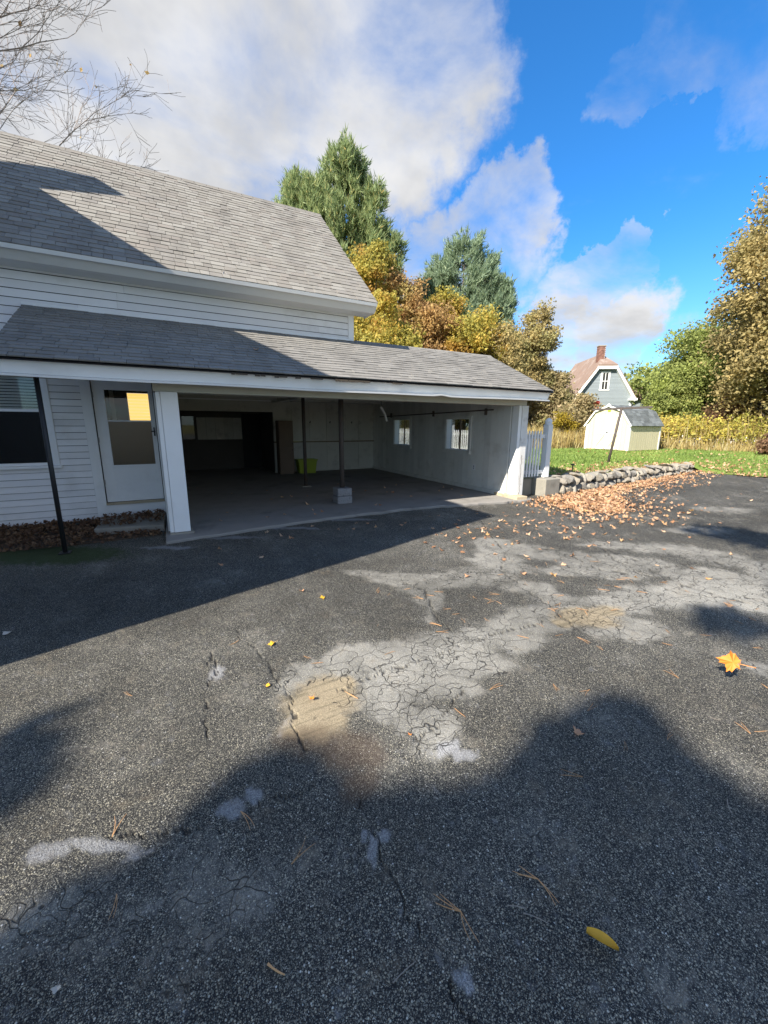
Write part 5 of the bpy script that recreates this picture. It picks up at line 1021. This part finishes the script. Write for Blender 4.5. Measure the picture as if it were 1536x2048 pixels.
# counted leaves on the open asphalt and the garage floor
n_ = 0
spots = []
while len(spots) < 150: 
    px, py = rl.gauss(5.0, 1.25), rl.gauss(4.35, .62)
    if 3.0 < px < 7.4 and 3.0 < py < 5.95: spots.append((px, py))
while len(spots) < 215:
    px, py = rl.uniform(3.2, 12.5), rl.uniform(1.4, 5.2)
    if rl.random() < .35+.1*py: spots.append((px, py))
def place(px, py):
    if px > 8.2: return 'dry leaf lying on the dark asphalt right of the leaf drift', 'leaves right of the drift'
    if py < 2.9: return 'dry leaf lying on the pale cracked asphalt at right', 'leaves on the cracked asphalt'
    if px > 6.0: return 'dry leaf strayed from the drift below the concrete block', 'leaves below the concrete block'
    if px < 4.4: return 'dry tan leaf by the edge of the house shadow', 'leaves along the shadow edge'
    return 'dry tan leaf on the sunlit asphalt before the right garage post', 'leaves before the garage post'
for px, py in spots: drop_leaf(px, py, float(gz(px, py))+.002, rl.uniform(.06, .105), *place(px, py))
for k in range(34):
    px, py = rl.uniform(.4, 6.3), 6.5+abs(rl.gauss(0, 1.4)); drop_leaf(px, min(py, 11), .047, rl.uniform(.07, .11), 'dry leaf lying on the shaded concrete garage floor', 'leaves on the garage floor')
for k in range(14):
    px = rl.uniform(.3, 4.2); drop_leaf(px, 4.3+.28*px+rl.uniform(.2, 1.3), .0+float(gz(px, 5))+.004, rl.uniform(.07, .1), 'pale leaf lying in the house shadow on the asphalt', 'leaves in the house shadow')
OR, YL, TN, PL = (leaf_mesh(40+i, .5, m_) for i, m_ in enumerate(('leaf_orange', 'leaf_yellow', 'leaf_tan', 'leaf_pale')))
special = [(3.0, .95, .16, .17, OR, 'large bright orange maple leaf hovering above its own shadow at right', 1.25), (.55, 2.76, .01, .075, YL, 'bright yellow orange leaf left of the worn cracked band', None), (.41, 2.29, .01, .045, YL, 'tiny folded yellow leaf beside the sand patch', None), (1.77, 1.12, .01, .085, TN, 'curled tan maple leaf with long stem in the tree shadow', -1.3),
    (1.02, 3.58, .01, .075, TN, 'tan leaf on the open asphalt near the house shadow edge', None), (1.14, 3.33, .01, .07, YL, 'yellow leaf right beside the tan leaf near the house shadow', None), (-1.22, 3.86, .01, .09, PL, 'pale grey leaf at the left edge inside the house shadow', None), (-.43, 1.18, .01, .035, PL, 'small pale leaf fragment at the lower left corner', None), (.98, 1.52, .01, .03, OR, 'small rusty leaf scrap in the cracked patch', None), (.62, 2.04, .01, .05, OR, 'torn reddish leaf scrap on the sand patch', None), (2.74, 3.18, .01, .09, TN, 'tan leaf on the pale cracked asphalt mid driveway', None), (3.31, 2.94, .01, .1, TN, 'spread tan leaf right of the pale crack junction', None)]
for px, py, dz_, s, me, lb, rz in special:
    o = drop_leaf(px, py, float(gz(px, py))+dz_, s, lb, None, me, .3, rz)
    if dz_ > .1: o.name = 'floating_leaf'; o.rotation_euler = ((Vector((-.6, -.35, 1.5))-Vector((px, py, .16))).to_track_quat('Z', 'X').to_euler())
# the long yellow leaf curled like a pod
yl = MB(); n = 9
for i in range(n):
    u = i/(n-1); wd = .016*math.sin(math.pi*min(1, .08+u*.92))**.7+.001; c_ = Vector((1.04+.045*u, .545-.078*u, .008+.004*math.sin(3*u))); sd_ = Vector((.866, .5, 0))
    for a in (-1, -.4, .4, 1): yl.v.append(tuple(c_+sd_*wd*a+Vector((0, 0, .016*a*a))))
for i in range(n-1):
    for j in range(3): yl.f.append((i*4+j, i*4+j+1, i*4+j+5, i*4+j+4))
tag(yl.build('long_leaf', 'leaf_yellow', None, smooth=True), 'long curled yellow leaf in the shade at lower right', 'leaf')
# leaves on the roofs
drop_leaf(1.35, 6.75, ZF+(6.75-YF)*.483+.04, .13, 'brown leaf lying on the shaded porch roof', None, TN, .3); drop_leaf(-.45, 6.85, ZF+(6.85-YF)*.483+.04, .06, 'small pale leaf on the dark porch roof', None, PL, .3)
# pine needles and twigs
def needle_mesh(seed, n, L, mat, r_=.0011):
    rr = random.Random(seed); b = MB()
    for k in range(n):
        a = rr.uniform(-.28, .28)*(n > 1)+(rr.choice((0, 2.3)) if n > 3 else 0); l = L*rr.uniform(.8, 1.1); bow = rr.uniform(-.08, .08)*l
        pts = [(l*q*math.cos(a)-bow*math.sin(math.pi*q)*math.sin(a), l*q*math.sin(a)+bow*math.sin(math.pi*q)*math.cos(a), .003+.004*q*(k % 2)) for q in (0, .33, .66, 1)]; b.tube(pts, [r_*1.4, r_, r_, r_*.6], 4)
    me = bpy.data.meshes.new('needle'); me.from_pydata(b.v, [], b.f); me.update(); me.materials.append(MATS[mat]); return me
ND = [needle_mesh(i, 2 if i % 3 else 3, .085, 'needle_brown') for i in range(6)]; TW = [needle_mesh(20+i, 1, .075, 'twig_grey', .0014) for i in range(3)]
for k in range(100):
    while True:
        px, py = rl.uniform(-.4, 4.6), rl.uniform(.5, 3.3)
        if rl.random() < (.9 if px > 1.4 else .35): break
    tw = py < 1.15 and rl.random() < .55; o = obj('twig' if tw else 'pine_needle', rl.choice(TW if tw else ND)); o.location = (px, py, float(gz(px, py))+.003); o.rotation_euler = (0, 0, rl.random()*6.28); o.scale = (rl.uniform(.7, 1.25),)*3
    tag(o, 'thin grey twig lying on the shaded near asphalt' if tw else 'brown pine needles lying on the asphalt', 'twig' if tw else 'needle', 'twigs on the near asphalt' if tw else 'pine needles on the asphalt')
for px, py, sz, lb in ((.72, .78, 1.0, 'pair of long tan pine needles crossed on the shaded asphalt'), (1.03, .73, .9, 'bundle of tan pine needles lying flat at lower centre right')):
    o = obj('pine_needle', needle_mesh(int(px*100), 5, .09, 'needle_brown', .0014)); o.location = (px, py, float(gz(px, py))+.003); o.rotation_euler = (0, 0, 2.2); o.scale = (sz,)*3; tag(o, lb, 'needle')
o = obj('twig', needle_mesh(77, 1, .07, 'needle_brown', .0028)); o.location = (.12, .95, float(gz(.12, .95))+.003); o.rotation_euler = (0, 0, -.9); tag(o, 'short thick reddish twig on the dark asphalt at bottom', 'twig')
